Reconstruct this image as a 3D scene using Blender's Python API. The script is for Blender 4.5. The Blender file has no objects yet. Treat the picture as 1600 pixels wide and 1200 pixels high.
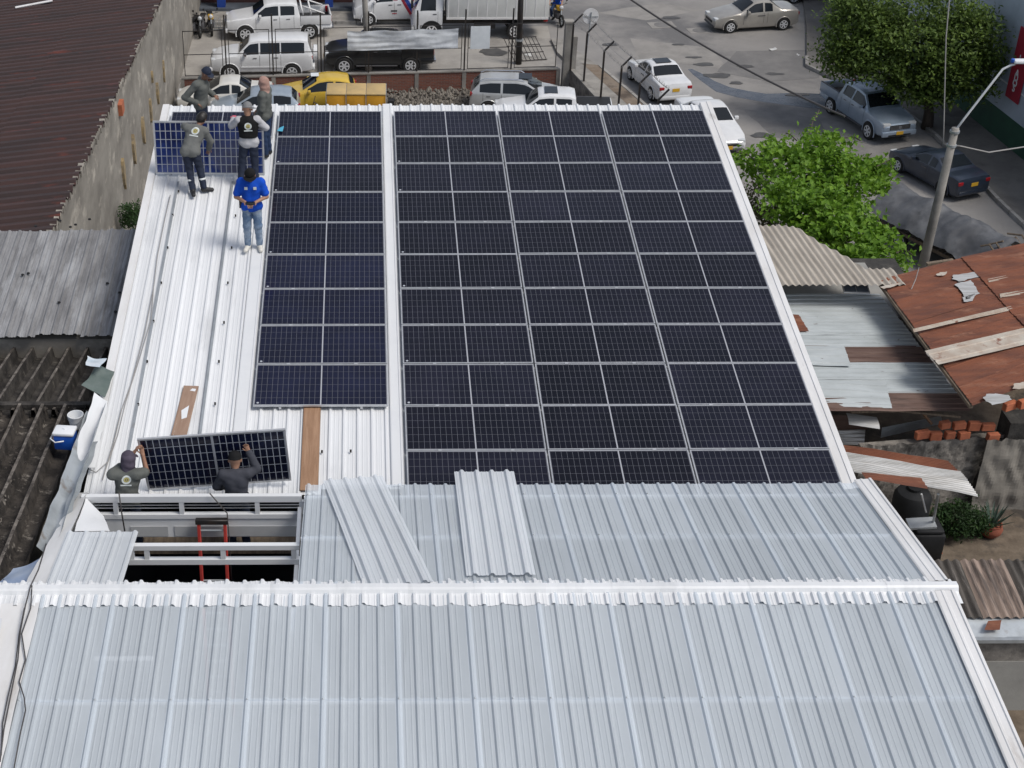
import bpy, bmesh, math, random
import numpy as np
from mathutils import Vector, Matrix, noise
from mathutils.bvhtree import BVHTree

random.seed(7); np.random.seed(7)
SC = bpy.context.scene
COL = SC.collection

# ------------------------------------------------------------------ camera
F_PX, PX, PY = 2351.23, 580.0, 600.0                  # focal length and principal point of the (cropped) 1600x1200 photo
CAM_R = Matrix(((0.999983385, -0.00576348427, 0.000110055563),
                (-0.0029054635, -0.520413103, -0.853909691),
                (0.00497876943, 0.853895183, -0.520421202)))
CAM_C = Vector((-0.687249, -31.772990, 23.446861))
cd = bpy.data.cameras.new('camera'); cam = bpy.data.objects.new('camera', cd); COL.objects.link(cam)
r0, r1, r2 = CAM_R
cam.matrix_world = Matrix(((r0.x, -r1.x, -r2.x, CAM_C.x), (r0.y, -r1.y, -r2.y, CAM_C.y),
                           (r0.z, -r1.z, -r2.z, CAM_C.z), (0, 0, 0, 1)))
cd.sensor_width = 36.0; cd.lens = F_PX / 1600 * 36.0
cd.shift_x = (800 - PX) / 1600; cd.shift_y = 0.0
cd.clip_start = 0.5; cd.clip_end = 600
SC.camera = cam

# ------------------------------------------------------------------ sky, sun, exposure
SUN_EL, SUN_AZ = math.radians(56), math.radians(118)   # azimuth measured from +Y (away) towards +X
w = bpy.data.worlds.new('World'); SC.world = w; w.use_nodes = True
nt = w.node_tree; nt.nodes.clear()
sky = nt.nodes.new('ShaderNodeTexSky'); sky.sky_type = 'NISHITA'; sky.sun_disc = False
sky.sun_elevation = SUN_EL; sky.sun_rotation = SUN_AZ
sky.air_density = 1.0; sky.dust_density = 3.5; sky.ozone_density = 1.0; sky.altitude = 900
bg = nt.nodes.new('ShaderNodeBackground'); bg.inputs[1].default_value = 0.115
ow = nt.nodes.new('ShaderNodeOutputWorld')
hs = nt.nodes.new('ShaderNodeHueSaturation'); hs.inputs['Saturation'].default_value = 0.55
nt.links.new(sky.outputs[0], hs.inputs['Color']); nt.links.new(hs.outputs[0], bg.inputs[0]); nt.links.new(bg.outputs[0], ow.inputs[0])
sl = bpy.data.lights.new('sun', 'SUN'); sl.energy = 2.0; sl.angle = math.radians(22); sl.color = (1.0, .945, .87)
so = bpy.data.objects.new('sun', sl); COL.objects.link(so)
sdir = Vector((math.cos(SUN_EL) * math.sin(SUN_AZ), math.cos(SUN_EL) * math.cos(SUN_AZ), math.sin(SUN_EL)))
so.rotation_euler = sdir.to_track_quat('Z', 'Y').to_euler()
so.location = sdir * 80
vs = SC.view_settings; vs.view_transform = 'Standard'; vs.look = 'None'; vs.exposure = 0.27; vs.gamma = 1.0
vs.use_curve_mapping = False
SC.render.engine = 'CYCLES'

# ------------------------------------------------------------------ survey helpers (photo pixel + known height -> place)
H0 = 11.2                       # height of the far end of the array above the street
TH = math.radians(7.0)          # pitch of the white roof (rises away from the camera)
def ray(u, v):
    return CAM_R.transposed() @ Vector(((u - PX) / F_PX, (v - PY) / F_PX, 1.0))
def P(u, v, z=0.0):
    r = ray(u, v); return CAM_C + r * ((z - CAM_C.z) / r.z)
def PYY(u, v, y):
    r = ray(u, v); return CAM_C + r * ((y - CAM_C.y) / r.y)
def PXX(u, v, x):
    r = ray(u, v); return CAM_C + r * ((x - CAM_C.x) / r.x)
def RP(x, y, h=0.0):            # white-roof coordinates -> world
    return Vector((x, y * math.cos(TH) - h * math.sin(TH), H0 + y * math.sin(TH) + h * math.cos(TH)))

# ------------------------------------------------------------------ materials
def mat(name, c, rough=.6, metal=0.0, c2=None, scale=2.0, lo=.4, hi=.62, c3=None, scale3=.5, lo3=.5, hi3=.62,
        bump=0.0, bscale=30.0, coat=0.0, spec=.5, rand=0.0, stretch=(1, 1, 1), stretch3=None, detail=6):
    m = bpy.data.materials.new(name); m.use_nodes = True
    n = m.node_tree.nodes; l = m.node_tree.links
    b = n['Principled BSDF']
    b.inputs['Roughness'].default_value = rough; b.inputs['Metallic'].default_value = metal
    b.inputs['Specular IOR Level'].default_value = spec
    b.inputs['Coat Weight'].default_value = coat; b.inputs['Coat Roughness'].default_value = .06
    b.inputs['Base Color'].default_value = (*c, 1)
    tc = n.new('ShaderNodeTexCoord'); vec = tc.outputs['Object']
    if rand or c2 or c3 or bump:
        oi = n.new('ShaderNodeObjectInfo')
        ad = n.new('ShaderNodeVectorMath'); ad.operation = 'MULTIPLY_ADD'
        l.new(oi.outputs['Random'], ad.inputs[0]); ad.inputs[1].default_value = (37, 53, 19)
        l.new(vec, ad.inputs[2]); vec = ad.outputs[0]
    col = None
    def nz(sc, st, dt=detail):
        mp = n.new('ShaderNodeMapping'); mp.inputs['Scale'].default_value = st; l.new(vec, mp.inputs[0])
        t = n.new('ShaderNodeTexNoise'); t.inputs['Scale'].default_value = sc; t.inputs['Detail'].default_value = dt
        t.inputs['Roughness'].default_value = .65
        l.new(mp.outputs[0], t.inputs['Vector']); return t.outputs['Fac']
    def mix(fac, a, bcol, lo_, hi_):
        mr = n.new('ShaderNodeMapRange'); mr.inputs['From Min'].default_value = lo_; mr.inputs['From Max'].default_value = hi_
        l.new(fac, mr.inputs['Value'])
        x = n.new('ShaderNodeMix'); x.data_type = 'RGBA'; l.new(mr.outputs[0], x.inputs['Factor'])
        if hasattr(a, 'is_output'): l.new(a, x.inputs['A'])
        else: x.inputs['A'].default_value = (*a, 1)
        x.inputs['B'].default_value = (*bcol, 1); return x.outputs['Result']
    if c2: col = mix(nz(scale, stretch), c, c2, lo, hi)
    if c3: col = mix(nz(scale3, stretch3 or stretch), col if col else c, c3, lo3, hi3)
    if rand:
        oi2 = n.new('ShaderNodeObjectInfo')
        mr = n.new('ShaderNodeMapRange'); mr.inputs['To Min'].default_value = 1 - rand; mr.inputs['To Max'].default_value = 1 + rand
        l.new(oi2.outputs['Random'], mr.inputs['Value'])
        hv = n.new('ShaderNodeHueSaturation'); l.new(mr.outputs[0], hv.inputs['Value'])
        if col: l.new(col, hv.inputs['Color'])
        else: hv.inputs['Color'].default_value = (*c, 1)
        col = hv.outputs[0]
    if col: l.new(col, b.inputs['Base Color'])
    if bump:
        bp = n.new('ShaderNodeBump'); bp.inputs['Strength'].default_value = bump; bp.inputs['Distance'].default_value = .02
        l.new(nz(bscale, stretch, 3), bp.inputs['Height']); l.new(bp.outputs[0], b.inputs['Normal'])
    return m

def glass_sheet(name, c, see, rough=.3, c2=None):
    """translucent roofing: a milky plastic that lets part of the light straight through"""
    m = mat(name, c, rough=rough, c2=c2 or tuple(x * .86 for x in c), scale=1.2, lo=.35, hi=.75, spec=.5, bump=.05, bscale=9, stretch=(1, .25, 1), rand=.05, c3=tuple(x * .78 for x in c), scale3=2.2, lo3=.58, hi3=.80, stretch3=(6, .3, 1))
    n = m.node_tree.nodes; l = m.node_tree.links
    b = n['Principled BSDF']; o = n['Material Output']
    t = n.new('ShaderNodeBsdfTransparent'); t.inputs[0].default_value = (.92, .95, 1, 1)
    mx = n.new('ShaderNodeMixShader'); mx.inputs[0].default_value = see
    l.new(b.outputs[0], mx.inputs[1]); l.new(t.outputs[0], mx.inputs[2]); l.new(mx.outputs[0], o.inputs[0])
    return m

# ------------------------------------------------------------------ mesh helpers
class MB:
    def __init__(s): s.v = []; s.f = []; s.m = []
    def add(s, vs, fs, mi=0):
        o = len(s.v); s.v += [tuple(p) for p in vs]; s.f += [tuple(i + o for i in f) for f in fs]; s.m += [mi] * len(fs); return s
    def box(s, x0, x1, y0, y1, z0, z1, mi=0):
        v = [(x0, y0, z0), (x1, y0, z0), (x1, y1, z0), (x0, y1, z0), (x0, y0, z1), (x1, y0, z1), (x1, y1, z1), (x0, y1, z1)]
        return s.add(v, [(0, 3, 2, 1), (4, 5, 6, 7), (0, 1, 5, 4), (1, 2, 6, 5), (2, 3, 7, 6), (3, 0, 4, 7)], mi)
    def obox(s, c, ax, ay, az, mi=0):           # oriented box: centre and three half-axis vectors
        c, ax, ay, az = Vector(c), Vector(ax), Vector(ay), Vector(az)
        v = [c + ax * i + ay * j + az * k for k in (-1, 1) for i, j in ((-1, -1), (1, -1), (1, 1), (-1, 1))]
        return s.add(v, [(0, 3, 2, 1), (4, 5, 6, 7), (0, 1, 5, 4), (1, 2, 6, 5), (2, 3, 7, 6), (3, 0, 4, 7)], mi)
    def bar(s, a, b, w, h=None, mi=0):          # square bar from a to b
        a, b = Vector(a), Vector(b); d = (b - a); L = d.length
        if L < 1e-6: return s
        d /= L; up = Vector((0, 0, 1)) if abs(d.z) < .95 else Vector((0, 1, 0))
        x = d.cross(up).normalized(); y = x.cross(d).normalized(); h = h or w
        return s.obox((a + b) / 2, x * w / 2, d * L / 2, y * h / 2, mi)
    def tube(s, pts, r, n=8, mi=0, cap=True):
        pts = [Vector(p) for p in pts]; rs = r if isinstance(r, (list, tuple)) else [r] * len(pts)
        rings = []; prev = None
        for i, p in enumerate(pts):
            d = (pts[min(i + 1, len(pts) - 1)] - pts[max(i - 1, 0)])
            if d.length < 1e-9: d = Vector((0, 0, 1))
            d.normalize()
            if prev is None:
                up = Vector((0, 0, 1)) if abs(d.z) < .9 else Vector((1, 0, 0)); x = d.cross(up).normalized()
            else:
                x = (prev - d * prev.dot(d)).normalized()
            prev = x; y = d.cross(x)
            rings.append([p + (x * math.cos(2 * math.pi * k / n) + y * math.sin(2 * math.pi * k / n)) * rs[i] for k in range(n)])
        vs = [q for rg in rings for q in rg]; fs = []
        for i in range(len(pts) - 1):
            for k in range(n):
                a = i * n + k; b = i * n + (k + 1) % n
                fs.append((a, b, b + n, a + n))
        if cap: fs += [tuple(range(n - 1, -1, -1)), tuple(range((len(pts) - 1) * n, len(pts) * n))]
        return s.add(vs, fs, mi)
    def lathe(s, prof, n=16, c=(0, 0, 0), axis='z', mi=0):
        c = Vector(c); vs = []; fs = []
        for (r, h) in prof:
            for k in range(n):
                a = 2 * math.pi * k / n; p = (r * math.cos(a), r * math.sin(a), h)
                if axis == 'y': p = (p[0], p[2], p[1])
                if axis == 'x': p = (p[2], p[0], p[1])
                vs.append(c + Vector(p))
        for i in range(len(prof) - 1):
            for k in range(n):
                a = i * n + k; b = i * n + (k + 1) % n; fs.append((a, b, b + n, a + n))
        if prof[0][0] > 1e-6: fs.append(tuple(range(n - 1, -1, -1)))
        if prof[-1][0] > 1e-6: fs.append(tuple(range((len(prof) - 1) * n, len(prof) * n)))
        return s.add(vs, fs, mi)
    def grid(s, fn, nu, nv, mi=0, flip=False):
        vs = [fn(i / nu, j / nv) for j in range(nv + 1) for i in range(nu + 1)]
        fs = []
        for j in range(nv):
            for i in range(nu):
                a = j * (nu + 1) + i; q = (a, a + 1, a + nu + 2, a + nu + 1); fs.append(q[::-1] if flip else q)
        return s.add(vs, fs, mi)
    def poly(s, pts, mi=0): return s.add(pts, [tuple(range(len(pts)))], mi)
    def slab(s, pts, t, mi=0):                  # polygon given a thickness downwards
        n = len(pts); a = [Vector(p) for p in pts]; b = [p - Vector((0, 0, t)) for p in a]
        fs = [tuple(range(n)), tuple(range(2 * n - 1, n - 1, -1))] + [(i, i + n, (i + 1) % n + n, (i + 1) % n) for i in range(n)]
        return s.add(a + b, fs, mi)
    def mesh(s, name, mats, smooth=False, angle=None):
        me = bpy.data.meshes.new(name); me.from_pydata(s.v, [], s.f)
        for m in (mats if isinstance(mats, (list, tuple)) else [mats]): me.materials.append(m)
        if any(s.m): me.polygons.foreach_set('material_index', s.m)
        if smooth or angle:
            me.polygons.foreach_set('use_smooth', [True] * len(me.polygons))
            if angle: me.set_sharp_from_angle(angle=math.radians(angle))
        me.update(); return me
    def build(s, name, mats, parent=None, smooth=False, angle=None, loc=None):
        return link(name, s.mesh(name, mats, smooth, angle), parent, loc)

def link(name, me, parent=None, loc=None, rot=None):
    o = bpy.data.objects.new(name, me); COL.objects.link(o)
    if parent is not None: o.parent = parent
    if loc is not None: o.location = loc
    if rot is not None: o.rotation_euler = rot
    return o
def tag(o, label=None, cat=None, group=None, kind=None):
    if label: o['label'] = label
    if cat: o['category'] = cat
    if group: o['group'] = group
    if kind: o['kind'] = kind
    return o
def empty(name, loc=(0, 0, 0), rz=0.0, label=None, cat=None, group=None):
    o = bpy.data.objects.new(name, None); COL.objects.link(o); o.location = loc; o.rotation_euler = (0, 0, rz)
    o.empty_display_size = .2
    return tag(o, label, cat, group)
def copy_tree(o, parent=None):
    c = o.copy(); COL.objects.link(c); c.parent = parent
    for ch in [x for x in o.children]: copy_tree(ch, c)
    return c
def structure(o): o['kind'] = 'structure'; return o
def bevel_box(x0, x1, y0, y1, z0, z1, r=.03, seg=2):
    bm = bmesh.new(); bmesh.ops.create_cube(bm, size=1)
    bmesh.ops.scale(bm, vec=(x1 - x0, y1 - y0, z1 - z0), verts=bm.verts)
    bmesh.ops.translate(bm, vec=((x0 + x1) / 2, (y0 + y1) / 2, (z0 + z1) / 2), verts=bm.verts)
    bmesh.ops.bevel(bm, geom=list(bm.edges), offset=r, segments=seg, affect='EDGES', profile=.5)
    return bm
def bm_build(bm, name, m, parent=None, smooth=True, angle=40):
    me = bpy.data.meshes.new(name); bm.to_mesh(me); bm.free(); me.materials.append(m)
    if smooth:
        me.polygons.foreach_set('use_smooth', [True] * len(me.polygons)); me.set_sharp_from_angle(angle=math.radians(angle))
    return link(name, me, parent)
def trap_profile(width, pitch, h, top, base, minor=0.0, x0=0.0, step=0.0):
    """trapezoidal rib profile across a sheet: list of (x, z)"""
    pts = []; n = int(round(width / pitch))
    for i in range(n):
        a = x0 + i * pitch; c = a + pitch / 2
        if minor:
            for q in (.16, .27):
                m = a + pitch * q; pts += [(m - .012, 0), (m - .005, minor), (m + .005, minor), (m + .012, 0)] if q == .16 else []
        pts += [(c - base / 2, 0), (c - top / 2, h), (c + top / 2, h), (c + base / 2, 0)]
        if minor:
            m = a + pitch * .84; pts += [(m - .012, 0), (m - .005, minor), (m + .005, minor), (m + .012, 0)]
    return [(x0, 0)] + pts + [(x0 + n * pitch, 0)]
def wave_profile(width, pitch, h, per=8, x0=0.0):
    n = int(round(width / pitch)) * per
    return [(x0 + width * i / n, h / 2 - h / 2 * math.cos(2 * math.pi * i / per)) for i in range(n + 1)]
def sheet(mb, prof, fn, ny=2, mi=0):
    """fn(x, t, z) -> point; profile swept along t in 0..1"""
    vs = [fn(x, j / ny, z) for j in range(ny + 1) for (x, z) in prof]; k = len(prof); fs = []
    for j in range(ny):
        for i in range(k - 1):
            a = j * k + i; fs.append((a, a + 1, a + k + 1, a + k))
    return mb.add(vs, fs, mi)
# ------------------------------------------------------------------ material library
M = {}
M['asphalt'] = mat('asphalt', (.215, .206, .198), .85, c2=(.27, .258, .245), scale=.35, lo=.35, hi=.65, c3=(.135, .132, .132), scale3=.16, lo3=.50, hi3=.64, bump=.5, bscale=60)
M['concrete'] = mat('concrete', (.30, .285, .26), .9, c2=(.20, .19, .175), scale=1.1, c3=(.13, .12, .11), scale3=.5, lo3=.55, hi3=.7, bump=.4, bscale=30)
M['pave_shaded'] = mat('pave_shaded', (.13, .122, .112), .9, c2=(.18, .17, .155), scale=1.0, c3=(.08, .075, .07), scale3=.5, lo3=.52, hi3=.68, bump=.4, bscale=30)  # concrete with the shade under the street tree put into its colour
M['kerb'] = mat('kerb', (.34, .33, .31), .9, c2=(.22, .21, .2), scale=1.5, bump=.3)
M['dirt'] = mat('dirt', (.17, .13, .095), .95, c2=(.24, .20, .16), scale=1.4, c3=(.09, .07, .055), scale3=.7, bump=.8, bscale=20)
M['soil'] = mat('soil', (.11, .085, .062), .95, c2=(.17, .135, .10), scale=2.2, c3=(.05, .042, .035), scale3=.9, bump=.8, bscale=14)
M['gravel'] = mat('gravel', (.20, .19, .17), .95, c2=(.28, .26, .23), scale=4, c3=(.11, .10, .09), scale3=.7, bump=1, bscale=25)
M['stone'] = mat('stone', (.26, .235, .20), .9, c2=(.16, .14, .12), scale=3, rand=.3)
M['wet'] = mat('wet', (.055, .062, .075), .12, c2=(.09, .095, .105), scale=2.5, spec=.6)
M['white_roof'] = mat('white_roof', (.65, .665, .68), .38, c2=(.73, .745, .76), scale=.7, c3=(.47, .485, .50), scale3=.8, lo3=.55, hi3=.82, stretch=(1, .12, 1), stretch3=(1.6, .35, 1), bump=.12, bscale=3.5, spec=.4)
M['white_steel'] = mat('white_steel', (.68, .695, .71), .4, c2=(.62, .64, .66), scale=1.6, lo=.5, hi=.8, bump=.08, bscale=5)
M['white_trim'] = mat('white_trim', (.72, .72, .72), .45, c2=(.60, .59, .575), scale=1.2, lo=.4, hi=.75, c3=(.40, .37, .34), scale3=1.6, lo3=.60, hi3=.78, stretch=(2, .5, 2))
M['grey_inner'] = mat('grey_inner', (.45, .46, .47), .7, c2=(.36, .37, .38), scale=.8)
M['inner_shade'] = mat('inner_shade', (.028, .03, .036), .9, c2=(.05, .05, .055), scale=.7)  # near-black base colour stands in for the shade inside the warehouse
M['milky'] = glass_sheet('milky', (.69, .75, .80), .36, rough=.26)
M['milky_cap'] = glass_sheet('milky_cap', (.69, .725, .755), .20, rough=.30)
M['alu'] = mat('alu', (.60, .61, .625), .4, metal=.5, c2=(.50, .51, .53), scale=5)
M['cell'] = mat('cell', (.0065, .007, .013), .14, c2=(.010, .010, .019), scale=1.2, spec=.28, rand=.4)
M['cell_blue'] = mat('cell_blue', (.007, .008, .019), .14, c2=(.009, .0105, .027), scale=1.2, spec=.28, rand=.4)
M['cell_back'] = mat('cell_back', (.010, .017, .070), .12, c2=(.028, .062, .26), scale=.7, lo=.38, hi=.60, spec=.5)
M['cell_back_dark'] = mat('cell_back_dark', (.006, .007, .018), .12, c2=(.008, .012, .036), scale=.9, spec=.5)
M['backsheet'] = mat('backsheet', (.125, .13, .15), .2, spec=.3)
M['split'] = mat('split', (.38, .39, .42), .3)
M['backsheet_white'] = mat('backsheet_white', (.40, .42, .46), .3)
M['wood'] = mat('wood', (.27, .155, .09), .75, c2=(.36, .22, .135), scale=3, stretch=(6, .4, 1), c3=(.16, .09, .05), scale3=2, lo3=.58, hi3=.75, bump=.2)
M['old_wood'] = mat('old_wood', (.20, .155, .11), .85, c2=(.11, .085, .065), scale=4, stretch=(4, .5, 1), bump=.3)
M['galv'] = mat('galv', (.46, .49, .51), .45, metal=.5, c2=(.36, .385, .40), scale=2.2, c3=(.22, .2, .18), scale3=1.4, lo3=.62, hi3=.78)
M['gutter'] = mat('gutter', (.50, .54, .57), .4, metal=.3, c2=(.36, .39, .41), scale=1.4, c3=(.24, .19, .15), scale3=1.2, lo3=.58, hi3=.7)
M['old_grey'] = mat('old_grey', (.25, .25, .255), .6, c2=(.16, .16, .165), scale=1.7, lo=.42, hi=.62, c3=(.36, .37, .385), scale3=1.1, lo3=.52, hi3=.7, stretch=(3, .5, 1), bump=.25)
M['asbestos'] = mat('asbestos', (.06, .054, .048), .95, c2=(.014, .012, .011), scale=2.6, lo=.4, hi=.6, c3=(.13, .118, .10), scale3=4.5, lo3=.60, hi3=.72, bump=.9, bscale=22)
M['asbestos_moss'] = mat('asbestos_moss', (.055, .047, .04), .95, c2=(.017, .014, .012), scale=3.4, lo=.42, hi=.58, c3=(.25, .225, .195), scale3=5, lo3=.59, hi3=.70, bump=1, bscale=18)
M['brown_roof'] = mat('brown_roof', (.056, .026, .022), .65, c2=(.030, .018, .017), scale=1.1, lo=.38, hi=.62, c3=(.15, .036, .024), scale3=2.2, lo3=.60, hi3=.74, stretch=(.22, 1.8, 1), bump=.3)
M['old_wall'] = mat('old_wall', (.27, .252, .222), .95, c2=(.165, .152, .133), scale=.8, lo=.36, hi=.66, c3=(.44, .405, .35), scale3=.9, lo3=.55, hi3=.70, stretch=(1, .8, 1.2), bump=.35, bscale=8)
M['wall_ochre'] = mat('wall_ochre', (.31, .235, .125), .95, c2=(.20, .165, .115), scale=5, bump=.5)
M['beige_roof'] = mat('beige_roof', (.43, .39, .335), .9, c2=(.34, .305, .26), scale=1.5, c3=(.24, .21, .18), scale3=.9, lo3=.58, hi3=.75, stretch=(3, .4, 1), bump=.3)
M['pale_sheet'] = mat('pale_sheet', (.45, .485, .495), .5, c2=(.37, .40, .405), scale=1.1, c3=(.10, .07, .055), scale3=3.6, lo3=.66, hi3=.72, stretch=(.7, 2, 1), stretch3=(1, 1.6, 1))
M['rust'] = mat('rust', (.20, .070, .036), .85, c2=(.115, .043, .027), scale=1.1, c3=(.27, .125, .075), scale3=1.9, lo3=.55, hi3=.72, stretch=(.6, 2, 1), bump=.25)
M['rust_brown'] = mat('rust_brown', (.105, .062, .05), .85, c2=(.16, .105, .085), scale=2, stretch=(.4, 3, 1), c3=(.05, .035, .03), scale3=2.4, lo3=.55, hi3=.7)
M['rust_white'] = mat('rust_white', (.47, .43, .37), .6, c2=(.38, .31, .25), scale=2.4, c3=(.19, .07, .04), scale3=3.6, lo3=.6, hi3=.7)
M['bare_zinc'] = mat('bare_zinc', (.56, .56, .55), .4, metal=.3, c2=(.40, .39, .37), scale=2.4, stretch=(.4, 3, 1))
M['brick'] = mat('brick', (.42, .135, .065), .9, c2=(.34, .105, .055), scale=5, rand=.22, bump=.3)
M['mortar'] = mat('mortar', (.25, .23, .205), .95, c2=(.12, .11, .10), scale=2.6, c3=(.04, .038, .035), scale3=1.6, lo3=.52, hi3=.66, bump=1, bscale=10)
M['plaster'] = mat('plaster', (.30, .295, .275), .9, c2=(.24, .235, .22), scale=.9, c3=(.14, .135, .12), scale3=.8, lo3=.6, hi3=.75, bump=.2)
M['blackened'] = mat('blackened', (.035, .033, .031), .95, c2=(.08, .075, .068), scale=2.8, lo=.48, hi=.7, bump=.9, bscale=10)
M['black'] = mat('black', (.012, .012, .013), .6)
M['black_steel'] = mat('black_steel', (.014, .014, .015), .5, c2=(.03, .022, .018), scale=4)
M['rubber'] = mat('rubber', (.014, .014, .014), .85)
M['glass'] = mat('glass', (.010, .013, .016), .06, spec=.42)
M['chrome'] = mat('chrome', (.62, .63, .65), .2, metal=.9)
M['lamp_glass'] = mat('lamp_glass', (.55, .57, .58), .12, spec=.8)
M['red_lamp'] = mat('red_lamp', (.30, .012, .016), .15, spec=.7)
M['plate'] = mat('plate', (.62, .36, .03), .5)
M['tank'] = mat('tank', (.012, .013, .014), .6, c2=(.02, .021, .023), scale=2, spec=.25)
M['cable'] = mat('cable', (.06, .055, .055), .6)
M['cable_light'] = mat('cable_light', (.30, .29, .28), .6)

# ------------------------------------------------------------------ ground, streets, pavements
g = MB().poly([(-150, -120, 0), (150, -120, 0), (150, 200, 0), (-150, 200, 0)]).build('ground', M['asphalt']); structure(g)
slab = MB().poly([(-8.6, 33.3, .003), (8.2, 34.6, .003), (8.4, 40.4, .003), (-12, 40.4, .003), (-12, 34, .003)]).build('street_slab', mat('street_slab', (.33, .312, .285), .9, c2=(.26, .245, .225), scale=.8, c3=(.19, .178, .165), scale3=.45, lo3=.52, hi3=.68, bump=.3, bscale=40)); structure(slab)
lot = MB().poly([(-8.8, .6, .004), (9.6, .6, .004), (9.6, 30.2, .004), (8.6, 33.2, .004), (-8.8, 32.4, .004)]).build('parking_lot', M['gravel']); structure(lot)
yard = MB().slab([(7.35, -14, 2.4), (30, -14, 2.4), (30, 2.6, 2.4), (7.35, 2.6, 2.4)], 2.39).build('yard_soil', M['soil']); structure(yard)

def pavement(name, pts, h=.13, m='concrete'):
    mb = MB(); mb.slab([(x, y, h) for x, y in pts], h - .002)
    o = mb.build(name, M[m]); structure(o)
    k = MB()                                   # kerb stones along the first edge run
    return o
# right-hand pavement in front of the green-based wall, with kerb stones
kerb_pts = [(19.9, 35.6), (19.6, 34.4), (20.2, 33.1), (21.2, 31.4), (22.2, 29.3), (22.75, 26.0), (22.95, 22.5), (23.0, 19.6), (23.25, 16.5), (23.3, 12.0)]
right_pav = pavement('pavement', kerb_pts + [(27.2, 12.0), (27.2, 47), (22.5, 47), (21, 40)], m='pave_shaded')
def kerb_run(parent, pts, w=.14, h=.16, step=1.0):
    """single kerb stones laid end to end along a polyline"""
    for a, b in zip(pts[:-1], pts[1:]):
        a, b = Vector((*a, 0)), Vector((*b, 0)); L = (b - a).length; n = max(1, round(L / step))
        for i in range(n):
            p = a.lerp(b, (i + .02) / n); q = a.lerp(b, (i + .98) / n)
            mb = MB(); d = (q - p).normalized(); s = Vector((-d.y, d.x, 0))
            mb.obox((p + q) / 2 + Vector((0, 0, h / 2)), (q - p) / 2, s * w / 2, (0, 0, h / 2))
            mb.build('kerb_stone', M['kerb'], parent)
kerb_run(right_pav, kerb_pts)
# pavement between the side fence and the side street
side_pts = [(8.95, 38.0), (9.5, 36.0), (10.3, 33.5), (11.0, 31.0), (11.55, 29.0), (12.3, 25.0)]
side_pav = pavement('pavement', side_pts + [(10.7, 25), (9.75, 29.6), (8.85, 34.3), (8.4, 36.2), (8.3, 38.2)])
kerb_run(side_pav, [(10.1, 34.4), (10.45, 33.0), (11.05, 30.8), (11.5, 29.0)])
strip = MB().poly([(9.35, 34.6, .136), (10.05, 34.4, .136), (10.95, 30.9, .136), (11.4, 29.0, .136), (10.75, 29.0, .136), (10.1, 31.6, .136)]).build('planting_strip', M['dirt']); structure(strip)
# pavement in front of the far shop porch
far_pav = pavement('pavement', [(-14, 40.6), (3.0, 40.9), (3.0, 47), (-14, 47)], h=.14)
kerb_run(far_pav, [(-12, 40.62), (-6, 40.72), (0, 40.82)])
# wet run-off across the side street
def blob_strip(name, pts, w, m, z=.004, seed=1):
    mb = MB(); L = []; Rr = []
    for i, p in enumerate(pts):
        a = Vector(pts[max(0, i - 1)]); b = Vector(pts[min(len(pts) - 1, i + 1)]); d = (b - a).normalized(); s = Vector((-d.y, d.x, 0))
        ww = w[i] * (1 + .25 * noise.noise((i * .9, seed, 0)))
        q = Vector((p[0], p[1], z)); L.append(q + s * ww); Rr.append(q - s * ww)
    return MB().add(L + Rr[::-1], [(i, i + 1, 2 * len(pts) - 2 - i, 2 * len(pts) - 1 - i) for i in range(len(pts) - 1)]).build(name, m)
px = [(1078, 108), (1090, 116), (1108, 128), (1130, 140), (1160, 147), (1195, 153), (1230, 155), (1260, 157), (1292, 158)]
wt = blob_strip('puddle', [tuple(P(u, v)[:2]) + (0,) for u, v in px], [.1, .22, .3, .42, .5, .55, .75, .9, .9], M['wet']); structure(wt)
M['patch_dark'] = mat('patch_dark', (.15, .146, .144), .85, c2=(.19, .184, .178), scale=1.2, bump=.5, bscale=50)
M['patch_light'] = mat('patch_light', (.275, .262, .245), .9, c2=(.22, .21, .198), scale=1.2, bump=.5, bscale=50)
def patch(pts, m, z=.004, seed=0, name='road_patch'):
    c = [P(u, v) for u, v in pts]; out = []
    for i in range(len(c)):
        a, b = c[i], c[(i + 1) % len(c)]
        for k in range(6):
            q = a.lerp(b, k / 6); j = .09
            out.append((q.x + j * noise.noise((q.x * 2, q.y * 2, seed)), q.y + j * noise.noise((q.x * 2, q.y * 2, seed + 9)), z))
    return structure(MB().poly(out).build(name, M[m]))
patch([(985, 60), (1110, 75), (1140, 110), (1075, 100), (1000, 95)], 'patch_light', seed=3)
patch([(1150, 80), (1285, 78), (1280, 122), (1200, 128), (1120, 112)], 'patch_dark', z=.008, seed=5)
patch([(930, 20), (1030, 5), (1100, 15), (1010, 32)], 'patch_light', seed=8)
patch([(1160, 170), (1280, 185), (1300, 225), (1210, 215)], 'patch_dark', seed=11)
patch([(1170, 2), (1260, 5), (1290, 30), (1240, 55)], 'patch_light', seed=14)
for k, (u, v, sx) in enumerate(((1034, 39, .62), (1093, 48, .55))):
    c = P(u, v); t = empty('manhole_cover', (c.x, c.y, 0), label=('square concrete manhole frame with round lid, left of two before the silver sedan',
              'square manhole frame with dark round lid, close to the silver sedan\'s front wheel')[k], cat='manhole cover', group='manhole covers in the street')
    MB().obox((0, 0, .006), (sx, .1, 0), (-.06, sx * .75, 0), (0, 0, .006)).build('frame', M['patch_light'], t)
    MB().lathe([(sx * .62, .006), (sx * .62, .018), (sx * .5, .022), (.001, .02)], 20).build('lid', M['patch_dark'], t)

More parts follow.
